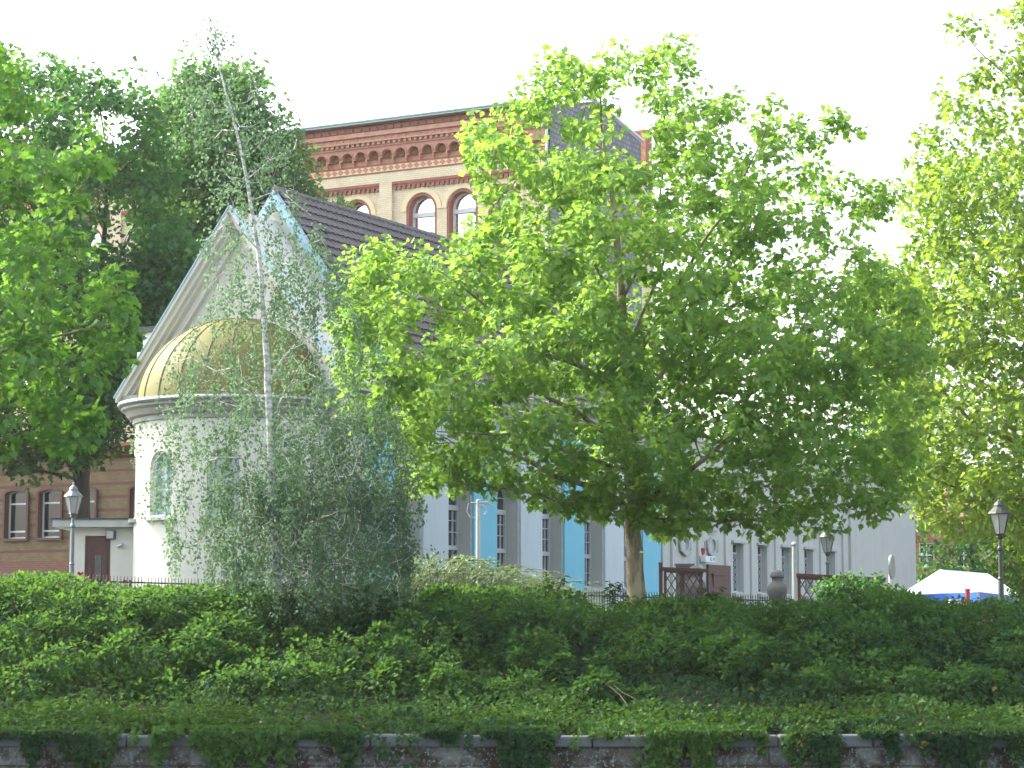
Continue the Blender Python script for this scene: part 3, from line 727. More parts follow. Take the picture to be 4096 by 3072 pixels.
def crown_points(poly, n, Yc, half, soft, mind, seed, thin=()):
    "cluster centres spread through a crown volume: outline at its own distance, with depth"
    rng = np.random.default_rng(seed); P_ = np.array(poly, float); out = np.zeros((0, 3)); tries = 0
    while len(out) < n and tries < 60:
        tries += 1; m = n*2
        x = rng.uniform(P_[:,0].min(), P_[:,0].max(), m); y = rng.uniform(P_[:,1].min(), P_[:,1].max(), m)
        k = inpoly(x, y, poly)
        for (tp, keep) in thin: k &= ~(inpoly(x, y, tp) & (rng.random(m) > keep))
        x, y = x[k], y[k]; d = edist(x, y, poly); h = half*np.sqrt(np.clip(d/soft, .03, 1)); 
        pts = nP(x, y, Yc + rng.uniform(-1, 1, len(x))*h)
        for p in pts:
            if len(out) >= n: break
            if len(out) == 0 or np.min(((out-p)**2).sum(1)) > mind*mind: out = np.vstack([out, p])
    return out
def grow(chains, clusters, step=.45, bias=.55, seed=0, droop=0.0):
    "chains: scripted limbs [(points, r0, r1, parent_index_hint)]; returns nodes, parent, minimum radius"
    rng = np.random.default_rng(seed); nodes = []; par = []; minr = []; plen = []
    for (pts, r0, r1) in chains:
        pts = [np.array(p, float) for p in pts]
        if not nodes: prev = -1; start = 0
        else:
            A = np.array(nodes); prev = int(np.argmin(((A-pts[0])**2).sum(1))); start = 1
        seq = [pts[0]]
        for a, b in zip(pts[:-1], pts[1:]):
            k = max(1, int(np.linalg.norm(b-a)/.35))
            for i in range(1, k+1): seq.append(a+(b-a)*i/k)
        for i, p in enumerate(seq[start:]):
            f = (i+start)/max(1, len(seq)-1)
            jit = rng.normal(0, .015, 3) if i > 0 else 0
            nodes.append(p+jit); par.append(prev); minr.append(r0+(r1-r0)*f)
            plen.append((plen[prev]+np.linalg.norm(p-nodes[prev])) if prev >= 0 else 0); prev = len(nodes)-1
    base = nodes[0]; tips = []
    A = np.array(nodes); order = np.argsort([np.min(((A-c)**2).sum(1)) for c in clusters])
    for ci in order:
        c = clusters[ci]; A = np.array(nodes); d = np.sqrt(((A-c)**2).sum(1)); up = np.clip(A[:,2]-c[2]+.0, 0, None)
        cost = d + bias*np.array(plen)*.35 + up*.6; j = int(np.argmin(cost)); p0 = A[j]; dist = np.linalg.norm(c-p0); k = max(1, int(dist/step)); prev = j
        mid = (p0+c)/2 + rng.normal(0, .10*dist, 3) + np.array([0,0,-.06*dist+droop*dist])
        for i in range(1, k+1):
            t = i/k; q = (1-t)**2*p0+2*t*(1-t)*mid+t*t*c
            nodes.append(q); par.append(prev); minr.append(0); plen.append(plen[prev]+np.linalg.norm(q-nodes[prev])); prev = len(nodes)-1
        tips.append(prev)
    return np.array(nodes), par, minr, tips
def wood(nodes, par, minr, tip_r=.006, ex=2.4, sides=6, rscale=1.0):
    n = len(nodes); acc = np.zeros(n); kids = [[] for _ in range(n)]
    for i in range(n):
        if par[i] >= 0: kids[par[i]].append(i)
    r = np.zeros(n); mb = MB()
    for i in range(n-1, -1, -1):
        s = sum(r[k]**ex for k in kids[i]) if kids[i] else tip_r**ex
        r[i] = max(s**(1/ex), minr[i]*1.0) if minr[i] == 0 else minr[i]
    r *= rscale
    done = set()
    for s0 in range(n):
        st = [s0] if par[s0] < 0 else []
        while st:
            i = st.pop(); path = [i]
            if par[i] >= 0: path = [par[i], i]
            cur = i
            while kids[cur]:
                ks = sorted(kids[cur], key=lambda k: -r[k]); path.append(ks[0]); st.extend(ks[1:]); cur = ks[0]
            if len(path) > 1:
                rr = [float(r[j]) for j in path]
                if par[i] >= 0: rr[0] = min(rr[0], rr[1]*1.25)
                mb.tube([nodes[j] for j in path], rr, sides if max(rr) > .03 else (5 if max(rr) > .012 else 3), cap=False)
    return mb, r
def leaf_cloud(cl, per, rad_, flat, size, rng, centre, droop=.5, upn=1.0):
    n = len(cl)*per; idx = np.repeat(np.arange(len(cl)), per)
    g = rng.normal(0, 1, (n, 3)); g /= (np.linalg.norm(g, axis=1, keepdims=True)+1e-9); rr = rng.random(n)**.45
    rc = rng.uniform(.7, 1.3, len(cl))[idx]
    off = g*(rr*rad_*rc)[:, None]*np.array([1, 1, flat]); pos = cl[idx]+off
    out = off/(np.linalg.norm(off, axis=1, keepdims=True)+1e-9)
    tip = out*.8 + rng.normal(0, .5, (n, 3)) + np.array([0, 0, -droop]); nrm = rng.normal(0, .55, (n, 3)) + np.array([0, 0, upn]) + out*.35
    lc = np.clip(rng.random(len(cl))[idx]+rng.normal(0, .12, n), 0, 1)
    return pos, tip, nrm, rng.uniform(size*.55, size*1.15, n), lc

def tree(name, label, cat, poly, Yc, half, nclu, per, rad_, size, T, mats, chains, seed, thin=(), soft=350, mind=.3, flat=.7, group=None, tip_r=.006, rscale=1, bias=.55, droop=.5, extra=()):
    base = chains[0][0][0]; root = empty(name, tuple(base)); tag(root, label, cat, group)
    cl = crown_points(poly, nclu, Yc, half, soft, mind, seed, thin)
    for i, (zp, zn) in enumerate(extra): cl = np.vstack([cl, crown_points(zp, zn, Yc, 1.0, 60, .25, seed+50+i)])
    nodes, par, minr, tips = grow(chains, cl, seed=seed, bias=bias)
    mb, r = wood(nodes, par, minr, tip_r, rscale=rscale); rng = np.random.default_rng(seed+1)
    # short twigs at each cluster
    for c in cl[::2]:
        for _ in range(2):
            d = rng.normal(0, 1, 3); d /= np.linalg.norm(d); mb.tube([c, c+d*rad_*.5+np.array([0,0,.03]), c+d*rad_*.95], [tip_r, tip_r*.7, tip_r*.4], 3, cap=False)
    tr = mb.build('trunk', mats[1], root); tr.matrix_parent_inverse = Matrix.Translation(-Vector(root.location))
    for p in tr.data.polygons: p.use_smooth = True
    pos, tip, nrm, sz, lc = leaf_cloud(cl, per, rad_, flat, size, rng, None, droop)
    leaves('crown', mats[0], pos, tip, nrm, sz, T, root, lc, seed); return root
def C(pts, Y, r0, r1, dY=0):
    n = len(pts); return ([P(x, y, Y+dY*i/max(1, n-1)) for i, (x, y) in enumerate(pts)], r0, r1)

L_plane = leafmat('plane_leaf', (.095,.19,.03), (.15,.26,.04), (.37,.62,.08), .5, cold=(.075,.165,.035))
L_plane_l = leafmat('plane_leaf_left', (.065,.17,.03), (.10,.22,.04), (.26,.52,.06), .48, cold=(.05,.135,.035))
L_plane_r = leafmat('plane_leaf_right', (.10,.18,.026), (.15,.24,.035), (.38,.56,.06), .5, cold=(.065,.145,.03))
L_maple = leafmat('maple_leaf', (.035,.115,.028), (.065,.155,.035), (.14,.36,.05), .38, cold=(.026,.085,.028))
L_lime = leafmat('lime_leaf', (.065,.15,.04), (.10,.19,.055), (.20,.42,.08), .4, cold=(.065,.125,.05))
L_birch = leafmat('birch_leaf', (.09,.165,.09), (.145,.225,.13), (.20,.35,.15), .4, cold=(.07,.14,.085), gloss=.03)
L_shrub = leafmat('shrub_leaf', (.050,.115,.038), (.10,.19,.045), (.15,.31,.04), .38, cold=(.013,.045,.026), gloss=.012)
L_ivy = leafmat('ivy_leaf', (.03,.085,.02), (.075,.14,.025), (.10,.20,.02), .3, cold=(.014,.042,.018), gloss=.012)
L_weed = leafmat('weed_leaf', (.035,.085,.012), (.06,.105,.014), (.10,.20,.02), .3, gloss=.012)
L_willow = leafmat('willow_leaf', (.19,.27,.14), (.30,.37,.21), (.30,.42,.14), .35, gloss=.1)
B_plane = barkmat('plane_bark', (.30,.26,.17), (.13,.10,.07), 5, .4)
B_dark = barkmat('dark_bark', (.07,.055,.045), (.035,.03,.025))
B_birch = barkmat('birch_bark', (.72,.73,.72), (.30,.29,.27), 7, 2.2)
B_twig = barkmat('twig_bark', (.10,.075,.05), (.06,.045,.03))

# ------------------------------------------------------------------ the big plane tree in the middle
PT = [(2298,157),(2407,204),(2556,176),(2713,176),(2778,333),(2860,330),(3037,324),(3130,463),(3230,410),(3408,481),(3480,700),(3560,770),(3482,920),(3560,1010),(3650,1060),(3690,1300),(3700,1700),(3640,1950),(3560,2010),
      (3330,2110),(3148,2157),(2963,2093),(2830,2110),(2778,2148),(2630,2148),(2463,2093),(2296,2037),(2093,1963),(2037,1981),(1870,1926),(1680,1963),(1592,1852),(1500,1700),(1407,1667),(1370,1481),(1333,1333),(1370,1148),(1407,1037),(1537,944),(1630,1018),
      (1759,1000),(1944,889),(1926,741),(1852,537),(1963,463),(2130,333),(2204,185)]
YT = 45.0
chains = [C([(2552,2470),(2540,2280),(2532,2060),(2522,1850),(2508,1640),(2500,1450),(2488,1200),(2465,950),(2435,700),(2405,500),(2395,300)], YT, .19, .012),
  C([(2532,2030),(2400,1965),(2220,1905),(2060,1820),(1900,1770)], YT, .085, .02, -1.5), C([(2522,1860),(2430,1740),(2300,1640),(2120,1560),(1900,1450),(1700,1330)], YT, .07, .015, 1.8),
  C([(2505,1600),(2350,1480),(2150,1400),(1950,1230),(1750,1080)], YT, .06, .012, -2.2), C([(2532,2040),(2700,1930),(2860,1800),(2990,1690),(3150,1620)], YT, .08, .02, -2.0),
  C([(2508,1650),(2680,1450),(2880,1250),(3100,1130),(3350,1000)], YT, .06, .012, 1.5), C([(2500,1500),(2650,1250),(2790,1000),(2950,760),(3060,520)], YT, .055, .010, -.8),
  C([(2488,1200),(2620,950),(2650,700),(2640,420)], YT, .04, .008, 1.2), C([(2490,1250),(2350,1000),(2220,800),(2180,620)], YT, .04, .01, -1.2), C([(2500,1430),(2600,1180),(2720,900),(2680,620),(2660,300)], YT, .035, .008, .6),
  C([(2522,1870),(2640,1780),(2800,1740),(3100,1850),(3350,1900)], YT, .05, .012, 2.4), C([(2525,1900),(2350,1830),(2100,1750),(1750,1720)], YT, .05, .012, -2.8)]
thinT = [([(3100,900),(3450,760),(3700,1000),(3650,1150),(3350,1100),(3150,1150)], .38), ([(2700,100),(3500,380),(3500,800),(3150,850),(2980,650),(2820,400)], .42), ([(2150,100),(2800,100),(2850,450),(2100,520)], .6), ([(1700,1500),(2300,1560),(2450,1850),(1850,1800)], .75),
         ([(1500,1000),(1950,980),(2100,1200),(1650,1250)], .75), ([(1950,480),(2100,480),(2100,1150),(1950,1150)], .5), ([(2180,380),(2640,380),(2640,640),(2180,640)], .45)]
plane = tree('plane_tree', 'large sunlit plane tree in the middle, its trunk standing before the blue arcade', 'tree', PT, YT, 4.0, 1120, 48, .38, .152, T_PLANE, (L_plane, B_plane), chains, 11, thinT, soft=420, mind=.24, flat=.7)
mb = MB(); q = P(2573, 2208, YT-.2); mb.box(q.x-.07, q.x+.05, q.y-.02, q.y, q.z-.018, q.z+.018)
t_ = mb.build('tree_tag', M['white_paint'], plane); t_.matrix_parent_inverse = Matrix.Translation(-Vector(plane.location))

# ------------------------------------------------------------------ plane tree reaching in from the left
PL = [(-900,200),(-300,60),(0,130),(37,204),(111,370),(352,463),(398,611),(370,778),(315,870),(426,1037),(528,1130),(500,1296),(518,1463),(444,1537),(435,1667),(278,1778),(185,1889),(74,1778),(0,1800),(-500,1950),(-900,1700)]
chains = [C([(-1300,2500),(-1290,1900),(-1250,1200),(-1150,500)], 38, .2, .03), C([(-1270,1500),(-800,1250),(-300,1200),(100,1050),(330,980)], 38, .09, .012, .8), C([(-1280,1800),(-800,1650),(-300,1500),(100,1380),(400,1300)], 38, .09, .012, -1), C([(-1250,1200),(-700,800),(-200,560),(150,560)], 38, .08, .012, 1.5),
          C([(-1285,1850),(-800,1800),(-300,1700),(200,1650)], 38, .07, .012, .4)]
tree('plane_tree', 'plane tree with broad bright leaves reaching in from the left edge, nearest to the canal', 'tree', PL, 38, 2.6, 360, 42, .36, .165, T_PLANE, (L_plane_l, B_plane), chains, 21, soft=300, mind=.26, flat=.7)

# ------------------------------------------------------------------ plane tree at the right edge
PR = [(4900,-300),(4300,-100),(4110,0),(4040,60),(4096,250),(4000,270),(3830,330),(3700,350),(3630,400),(3690,560),(3610,640),(3640,740),(3620,830),(3690,900),(3640,1000),(3560,1080),(3430,1020),(3500,1250),(3470,1600),(3500,1850),(3620,1980),(3720,2130),(3950,2150),(4096,2200),(4900,2150)]
chains = [C([(4750,2560),(4740,2000),(4700,1400),(4600,800),(4500,200)], 57, .3, .05), C([(4740,1950),(4450,1850),(4150,1800),(3900,1700),(3700,1500)], 57, .14, .02, -1.5), C([(4710,1500),(4400,1200),(4100,900),(3850,600)], 57, .1, .015, 1), C([(4740,1800),(4300,1600),(3950,1450),(3650,1250)], 57, .1, .015, 2),
          C([(4650,1000),(4350,600),(4050,330),(3850,130),(3830,90)], 57, .07, .008, -1), C([(4740,2050),(4350,2000),(3950,2000),(3700,1900)], 57, .09, .015, -2.5)]
thinR = [([(3600,300),(4100,0),(4300,400),(3950,700),(3650,650)], .5), ([(3600,1480),(3800,1460),(3800,1620),(3600,1630)], .6)]
tree('plane_tree', 'yellow green plane tree filling the right edge beside the street lamp and white marquee', 'tree', PR, 57, 4.5, 1500, 38, .5, .175, T_PLANE, (L_plane_r, B_plane), chains, 31, thinR, extra=[([(3800,80),(3910,80),(3900,190),(3820,180)], 3), ([(4030,20),(4200,20),(4200,260),(4030,240)], 5), ([(3900,220),(4030,240),(4040,300),(3920,290)], 3)], soft=350, mind=.32, flat=.7)

# ------------------------------------------------------------------ dark trees in front of the school
P1 = [(-400,350),(0,290),(130,240),(300,285),(400,320),(560,290),(580,380),(660,520),(690,760),(720,1000),(680,1250),(600,1400),(540,1600),(480,1730),(420,1800),(300,1870),(0,1900),(-400,1900)]
chains = [C([(330,2500),(325,2050),(330,1800),(370,1500),(400,1200),(420,900),(430,600)], 82, .42, .02), C([(335,1780),(480,1550),(600,1250),(620,900)], 82, .16, .03, 2), C([(340,1700),(150,1450),(0,1100),(-100,800)], 82, .16, .03, -2), C([(400,1200),(540,900),(530,600),(500,400)], 82, .07, .01, 2), C([(370,1500),(250,1100),(180,700),(120,400)], 82, .08, .01, 1)]
tree('maple_tree', 'dark green maple with a thick dark trunk rising behind the annex and lamp', 'tree', P1, 82, 6.0, 760, 46, .78, .27, T_QUAD, (L_maple, B_dark), chains, 41, [([(320,850),(520,850),(560,1020),(340,1020)], .12), ([(340,430),(560,430),(560,620),(340,620)], .4)], soft=350, mind=.5, flat=.65, tip_r=.012)
P2 = [(690,300),(760,240),(860,260),(900,320),(960,250),(1030,260),(1060,400),(1110,470),(1190,540),(1230,640),(1210,720),(1290,820),(1380,800),(1400,840),(1260,880),(1150,860),(1060,830),(980,900),(880,1000),(700,1250),(560,1500),(520,1300),(560,1000),(600,700),(620,480)]
chains = [C([(800,2500),(800,1900),(790,1400),(800,1000),(830,700),(860,400)], 88, .35, .04), C([(790,1400),(700,1200),(640,900),(650,600)], 88, .14, .03, 2), C([(800,1100),(950,850),(1080,700),(1180,640)], 88, .12, .02, -2), C([(800,1000),(960,900),(1150,830),(1350,830)], 88, .08, .015, 1), C([(815,850),(950,600),(1000,400)], 88, .08, .02, -1)]
tree('lime_tree', 'mid green round topped tree behind the hall gable, touching the school cornice', 'tree', P2, 88, 3.8, 500, 46, .72, .25, T_QUAD, (L_lime, B_dark), chains, 51, soft=260, mind=.5, flat=.65, tip_r=.012)
P3 = [(560,1000),(700,900),(840,1000),(720,1250),(600,1400),(500,1560),(470,1750),(350,1850),(250,1750),(380,1500),(500,1250)]
chains = [C([(560,2500),(555,2000),(560,1600),(600,1300),(680,1050)], 79, .18, .03)]
tree('maple_tree', 'low dark green maple squeezed between the thick trunk and the left rake of the gable', 'tree', P3, 79, 2.0, 130, 42, .65, .24, T_QUAD, (L_maple, B_dark), chains, 61, soft=200, mind=.42, flat=.65, tip_r=.012)
P7 = [(-1500,200),(-350,250),(-120,600),(-60,1200),(-60,1800),(-200,2050),(-1500,2100)]
chains = [C([(-650,2560),(-650,2000),(-640,1300),(-620,700)], 84, .4, .05), C([(-645,1900),(-400,1500),(-250,1100)], 84, .15, .03, 2), C([(-640,1600),(-900,1200),(-1100,800)], 84, .15, .03, -2)]
tree('maple_tree', 'broad dark maple outside the left edge, added to shade the lower school windows', 'tree', P7, 84, 8.0, 420, 34, 1.0, .38, T_QUAD, (L_maple, B_dark), chains, 45, soft=350, mind=.7, flat=.65, tip_r=.014)  # stands out of view, added to block sun and sky from the left
# far trees at the right, behind the marquee
P4 = [(3640,1950),(3700,1850),(3900,1880),(4200,1900),(4500,2000),(4500,2420),(3660,2400),(3640,2200)]
chains = [C([(3900,2540),(3890,2300),(3880,2100)], 115, .25, .08)]
tree('maple_tree', 'shaded dark tree behind the white marquee at the far right', 'tree', P4, 115, 3.0, 260, 40, .85, .30, T_QUAD, (L_maple, B_dark), chains, 71, [([(3660,1960),(3900,1960),(3900,2260),(3660,2260)], .35)], soft=200, mind=.5, flat=.6, tip_r=.012)
P5 = [(3990,2000),(4100,1900),(4500,1850),(4500,2440),(4080,2430),(4010,2300),(3960,2150)]
chains = [C([(4150,2540),(4150,2300),(4160,2050)], 66, .08, .03)]
tree('young_tree', 'light green young tree right of the near street lamp', 'tree', P5, 66, 1.6, 150, 40, .42, .16, T_OVAL, (L_weed, B_dark), chains, 81, soft=150, mind=.3, flat=.7)
P6 = [(3420,1120),(3500,1050),(3640,1080),(3700,1200),(3760,1500),(3700,1900),(3660,2000),(3500,2000),(3400,1600)]
chains = [C([(3640,2540),(3640,2200),(3620,1800),(3590,1450),(3560,1200)], 112, .3, .05)]
tree('maple_tree', 'mid green tree beyond the end of the hall wing, seen between the two plane trees', 'tree', P6, 112, 3.0, 240, 40, .85, .30, T_QUAD, (L_lime, B_dark), chains, 91, soft=200, mind=.5, flat=.65, tip_r=.012)

# ------------------------------------------------------------------ weeping birch
YB = 42.5
root = empty('birch_tree', tuple(P(1125, 2600, YB))); tag(root, 'slender weeping birch with white trunk and hanging twigs in front of the golden dome', 'tree')
trunk = C([(1125,2600),(1105,2300),(1092,2000),(1082,1800),(1076,1620),(1070,1450),(1062,1300),(1045,1100),(1020,900),(985,720),(945,520),(905,370),(870,250),(845,120),(832,30)], YB, .105, .008)
brs = [trunk]; rng = np.random.default_rng(7)
scr = [([(1072,1500),(1180,1380),(1290,1250),(1400,1160)], .022), ([(1074,1620),(900,1500),(760,1430),(650,1460)], .02), ([(1080,1760),(1000,1640),(850,1600),(650,1640)], .016), ([(1050,1150),(1150,1010),(1280,960)], .014), ([(1082,1900),(960,1830),(780,1830),(600,1900)], .016), ([(1085,1900),(1250,1830),(1450,1790)], .018),
       ([(1030,950),(900,900),(820,960)], .012), ([(985,720),(1080,640),(1180,600),(1190,560)], .012), ([(950,540),(890,520),(860,560)], .008), ([(1095,2050),(1250,1960),(1500,2030),(1600,2140)], .02), ([(1100,2150),(900,2130),(700,2200)], .018), ([(1105,2300),(1240,2250),(1420,2260),(1560,2330)], .02), ([(1000,800),(1120,760),(1240,860)], .01), ([(1045,1120),(900,1080),(800,1180)], .012), ([(1100,2330),(900,2330),(740,2400)], .014)]
for p_, r_ in scr: brs.append(C(p_, YB, r_, .006, rng.uniform(-1.5, 1.5)))
zones = [([(770,60),(840,20),(930,120),(900,200),(790,190)], 22, .5), ([(720,290),(950,260),(1100,330),(1190,600),(1180,760),(850,760),(740,520)], 145, .9), ([(850,700),(1180,720),(1330,1000),(1400,1120),(1050,1250),(850,1150)], 170, 1.3),
         ([(860,1150),(1400,1080),(1550,1400),(1600,1650),(1050,1700),(680,1600),(650,1480)], 270, 1.9), ([(560,1640),(900,1680),(950,1950),(600,1950)], 60, 2.0), ([(900,1680),(1560,1600),(1680,1850),(1640,2000),(950,1960)], 270, 2.1), ([(580,1960),(900,1950),(950,2250),(760,2200),(650,2120)], 40, 2.0), ([(880,1900),(1600,1900),(1680,2200),(1620,2420),(1300,2450),(1150,2480),(980,2430),(860,2250)], 660, 1.8), ([(940,2420),(1620,2400),(1560,2520),(1350,2560),(1220,2620),(1080,2620),(980,2540)], 110, 1.2), ([(1000,1750),(1500,1750),(1650,2150),(1400,2300),(1050,2250)], 230, 1.4), ([(1480,2450),(1540,2450),(1530,2620),(1490,2620)], 34, .3)]
cl = np.vstack([crown_points(z, n, YB, h, 200, .07, 100+i) for i, (z, n, h) in enumerate(zones)])
tl = np.array([tuple(p) for p in trunk[0]]); tx = np.interp(-cl[:,2], -tl[::-1,2][::-1], tl[:,0]) if False else np.interp(cl[:,2], tl[:,2], tl[:,0])
cl = cl[~((np.abs(cl[:,0]-tx) < .20) & (cl[:,1] < YB) & (cl[:,2] > 2.9))]
nodes, par, minr, tips = grow(brs, cl, step=.35, bias=.4, seed=5, droop=.22)
mb, r = wood(nodes, par, minr, .0035, ex=2.6, sides=7)
tr = mb.build('trunk', B_birch, root, smooth=True); tr.matrix_parent_inverse = Matrix.Translation(-Vector(root.location))
tw = MB(); pos = []; tipv = []; lcv = []
for c in cl:
    L = rng.uniform(.22, .9) if c[2] < 7.6 else rng.uniform(.15, .55); k = int(L/.035); sway = rng.normal(0, .20, 2); pts = []; cc = rng.random()
    for i in range(0, k+1):
        f = i/k; p = c+np.array([sway[0]*math.sin(f*2.2), sway[1]*f, -L*f+.03*math.sin(f*5)]); pts.append(p)
        if i > 1:
            for _ in range(1 if rng.random() < .35 else 2):
                d = rng.normal(0, 1, 3); d[2] = -abs(d[2])*.7-.5; pos.append(p+rng.normal(0, .05, 3)); tipv.append(d); lcv.append(cc)
    tw.tube(pts[::5]+[pts[-1]], .0028, 3, cap=False)
t2 = tw.build('hanging_twigs', B_twig, tr); pass
pos = np.array(pos); tipv = np.array(tipv); n = len(pos)
leaves('crown', L_birch, pos, tipv, rng.normal(0, 1, (n,3))+np.array([0,-.4,.3]), rng.uniform(.05,.08,n), T_BIRCH, root, np.array(lcv), 9)

# ------------------------------------------------------------------ thicket on the bank
rng = np.random.default_rng(77)
topx = [-900,0,250,500,800,1100,1600,2200,2450,2700,3000,3350,3450,3600,3680,4096,5000]; topy = [2312,2312,2305,2352,2352,2355,2350,2365,2410,2390,2410,2410,2370,2375,2400,2405,2405]
cen = []; rd = []
for i in range(760):
    s = rng.random()**.9; x = rng.uniform(-500, 4600)
    if math.sin(x*.0121+s*9)*math.sin(x*.0047-s*7+1.3)+.35*math.sin(x*.03+s*17) > .38 and s > .08 and rng.random() < .85: continue
    Y = 44.2-6.2*s; zt = nP(np.array([x]), np.array([np.interp(x, topx, topy)]), np.array([43.8]))[0][2]
    X = (x-2048)/9187*Y; rr = rng.uniform(.20, .62)*(1-.35*s)
    zt = zt*Y/43.8; z = (zt-rr*.8)*(1-s**1.7)+(-1.25)*s**1.7 + .22*math.sin(X*1.1+s*4)*s*(1-s)*3 + rng.normal(0, .16)
    if s > .12: z = z+.1
    z = min(z, zt-rr*.75); cen.append((X, Y, max(z, ground_z(X, Y)+.05))); rd.append(rr)
for i in range(120):
    x = rng.uniform(-500, 4600); zt = nP(np.array([x]), np.array([np.interp(x, topx, topy)]), np.array([44.6]))[0][2]; rr = rng.uniform(.22,.42); cen.append(((x-2048)/9187*44.6, rng.uniform(44.0,45.2), zt-rr*rng.uniform(.55,1.3))); rd.append(rr)
cen = np.array(cen); rd = np.array(rd); per = 160; idx = np.repeat(np.arange(len(cen)), per); n = len(idx)
g = rng.normal(0, 1, (n,3)); g[:,1] -= .5; g[:,2] += .25; g /= np.linalg.norm(g, axis=1, keepdims=True)
pos = cen[idx]+g*(rd[idx]*rng.uniform(.75,1.1,n))[:,None]*np.array([1.1,1,.85])
keep = pos[:,2] > -1.5; pos, g, idx = pos[keep], g[keep], idx[keep]; n = len(pos)
lc = np.clip(rng.random(len(cen))[idx]*.8+rng.normal(.1,.1,n), 0, 1)
th = leaves('thicket', L_shrub, pos, g+rng.normal(0,.5,(n,3))+np.array([0,-.2,-.45]), g*.6+rng.normal(0,.4,(n,3))+np.array([0,-.1,.8]), rng.uniform(.055,.115,n), T_OVAL, None, lc, 3)
tag(th, 'dense dark green thicket of shrubs covering the canal bank', 'shrubs', kind='stuff')
# ivy on the lower slope and hanging over the coping
def ivy_patch(name, n, seed):
    rng = np.random.default_rng(seed); X = rng.uniform(-10, 10, n); Y = 35.35+rng.random(n)**1.15*8.2
    z = np.array([ground_z(a, b) for a, b in zip(X, Y)])+.05+.10*np.sin(X*2.3+Y)*np.sin(Y*1.9-X)+rng.uniform(0,.20,n)
    return np.stack([X, Y, z], 1)
pos = ivy_patch('ivy', 42000, 5)
bare = [(100,130),(468,630),(725,790),(1098,1128),(1180,1222),(1430,1735),(1817,1953),(2210,2603),(2972,3010),(3050,3161),(3350,3445),(3574,3680)]
hang = []
rng = np.random.default_rng(15)
for i in range(4200):
    X = rng.uniform(-9.5, 9.5); px = 2048+X/35*9187
    if any(a-6 < px < b-6 for a, b in bare):
        if rng.random() > .035: continue
    Ln = max(.05, .28+.30*math.sin(X*2.9+1)+.26*math.sin(X*6.7)+.2*math.sin(X*13.1+2))*rng.uniform(.5,1.35)
    for k in range(7):
        f = rng.random(); hang.append((X+rng.normal(0,.04), 34.97-rng.uniform(0,.10)-.05*f, -1.50-Ln*f))
    for k in range(2): hang.append((X+rng.normal(0,.04), 35.0+rng.random()*.4, -1.53+rng.uniform(0,.1)))
hang = np.array(hang)
pos2 = np.vstack([pos, hang]); n = len(pos2); hm = np.zeros(n); hm[len(pos):] = 1
nr = rng.normal(0,.45,(n,3))+np.stack([np.zeros(n), -.35-.6*hm, .9-.7*hm], 1); tp = rng.normal(0,.6,(n,3))+np.stack([np.zeros(n), -.3-0*hm, -.45-.4*hm], 1)
lc = np.clip(.5+.5*np.sin(pos2[:,0]*.9+pos2[:,1]*.7)+rng.normal(0,.15,n), 0, 1)
tag(leaves('ivy', L_ivy, pos2, tp, nr, rng.uniform(.05,.105,n), T_IVY, None, lc, 6), 'ivy spreading over the lower bank and hanging down the canal wall', 'ivy', kind='stuff')
# upright weeds above the coping
pos = []; tp = []
for i in range(1500):
    X = rng.uniform(-9, 9.2); 
    if rng.random() > .25+.75*(math.sin(X*1.3+2) > .1 or X < -4.3): continue
    Y = rng.uniform(35.45, 36.9); h = rng.uniform(.08,.34); b = np.array([X, Y, ground_z(X, Y)+.08]); ln = rng.normal(0,.12,2)
    for k in range(9):
        f = k/9; pos.append(b+np.array([ln[0]*f, ln[1]*f, h*f])); tp.append([rng.normal(0,1), rng.normal(0,1), .35])
pos = np.array(pos); n = len(pos)
tag(leaves('bank_weeds', L_weed, pos, np.array(tp), rng.normal(0,.4,(n,3))+np.array([0,0,1.]), rng.uniform(.05,.10,n), T_NARROW if False else T_OVAL, None, None, 8), 'yellow green weeds growing along the top of the canal wall', 'weeds', kind='stuff')
# two bare shoots on the bank
sh = MB(); sh.tube([P(2420,2730,38), P(2480,2780,37.6), P(2520,2835,37.2), P(2510,2890,36.8)], [.009,.008,.007,.004], 5); sh.tube([P(2450,2735,38), P(2490,2770,37.6), P(2540,2795,37.2)], [.007,.006,.004], 5)
tag(sh.build('dead_branch', barkmat('dead_wood', (.11,.10,.08), (.07,.06,.045))), 'thin pale bare branch lying on the ivy below the plane tree', 'branch')
# pale willow bush
root = empty('willow_bush', tuple(P(1900, 2480, 46.5))); tag(root, 'pale silvery green willow bush behind the thicket in front of the arcade', 'bush')
rng = np.random.default_rng(99); st = MB(); pos = []; tp = []
for i in range(330):
    x0 = rng.uniform(1560, 2250); a = P(x0+rng.uniform(-60,60), 2470, 46.5+rng.uniform(-1,1)); dx = rng.uniform(-.5, 1.3); hy = float(np.interp(x0, [1560,1700,1900,2050,2250], [2240,2215,2260,2285,2350]))+rng.uniform(-5,110)
    top = P(x0, hy, a.y); H = top.z-a.z; pts = []
    for k in range(15):
        f = k/14; p = np.array([a.x+dx*f*f, a.y+.2*f, a.z+H*math.sin(f*PI*.62)/math.sin(PI*.62)*1.0-(.10*f**3)]); pts.append(p)
    st.tube(pts[::3]+[pts[-1]], [.008,.007,.006,.005,.004,.003][:len(pts[::3])+1], 3, cap=False)
    for k in range(5, 15):
        d = pts[k]-pts[k-1]; d /= np.linalg.norm(d)
        for m_ in range(4): 
            e = rng.normal(0,.55,3); pos.append(pts[k-1]+(pts[k]-pts[k-1])*rng.random()); tp.append(d+e)
o = st.build('stems', B_twig, root); o.matrix_parent_inverse = Matrix.Translation(-Vector(root.location)); pos = np.array(pos); n = len(pos)
leaves('foliage', L_willow, pos, np.array(tp), rng.normal(0,1,(n,3)), rng.uniform(.05,.10,n), T_NARROW, root, None, 3)
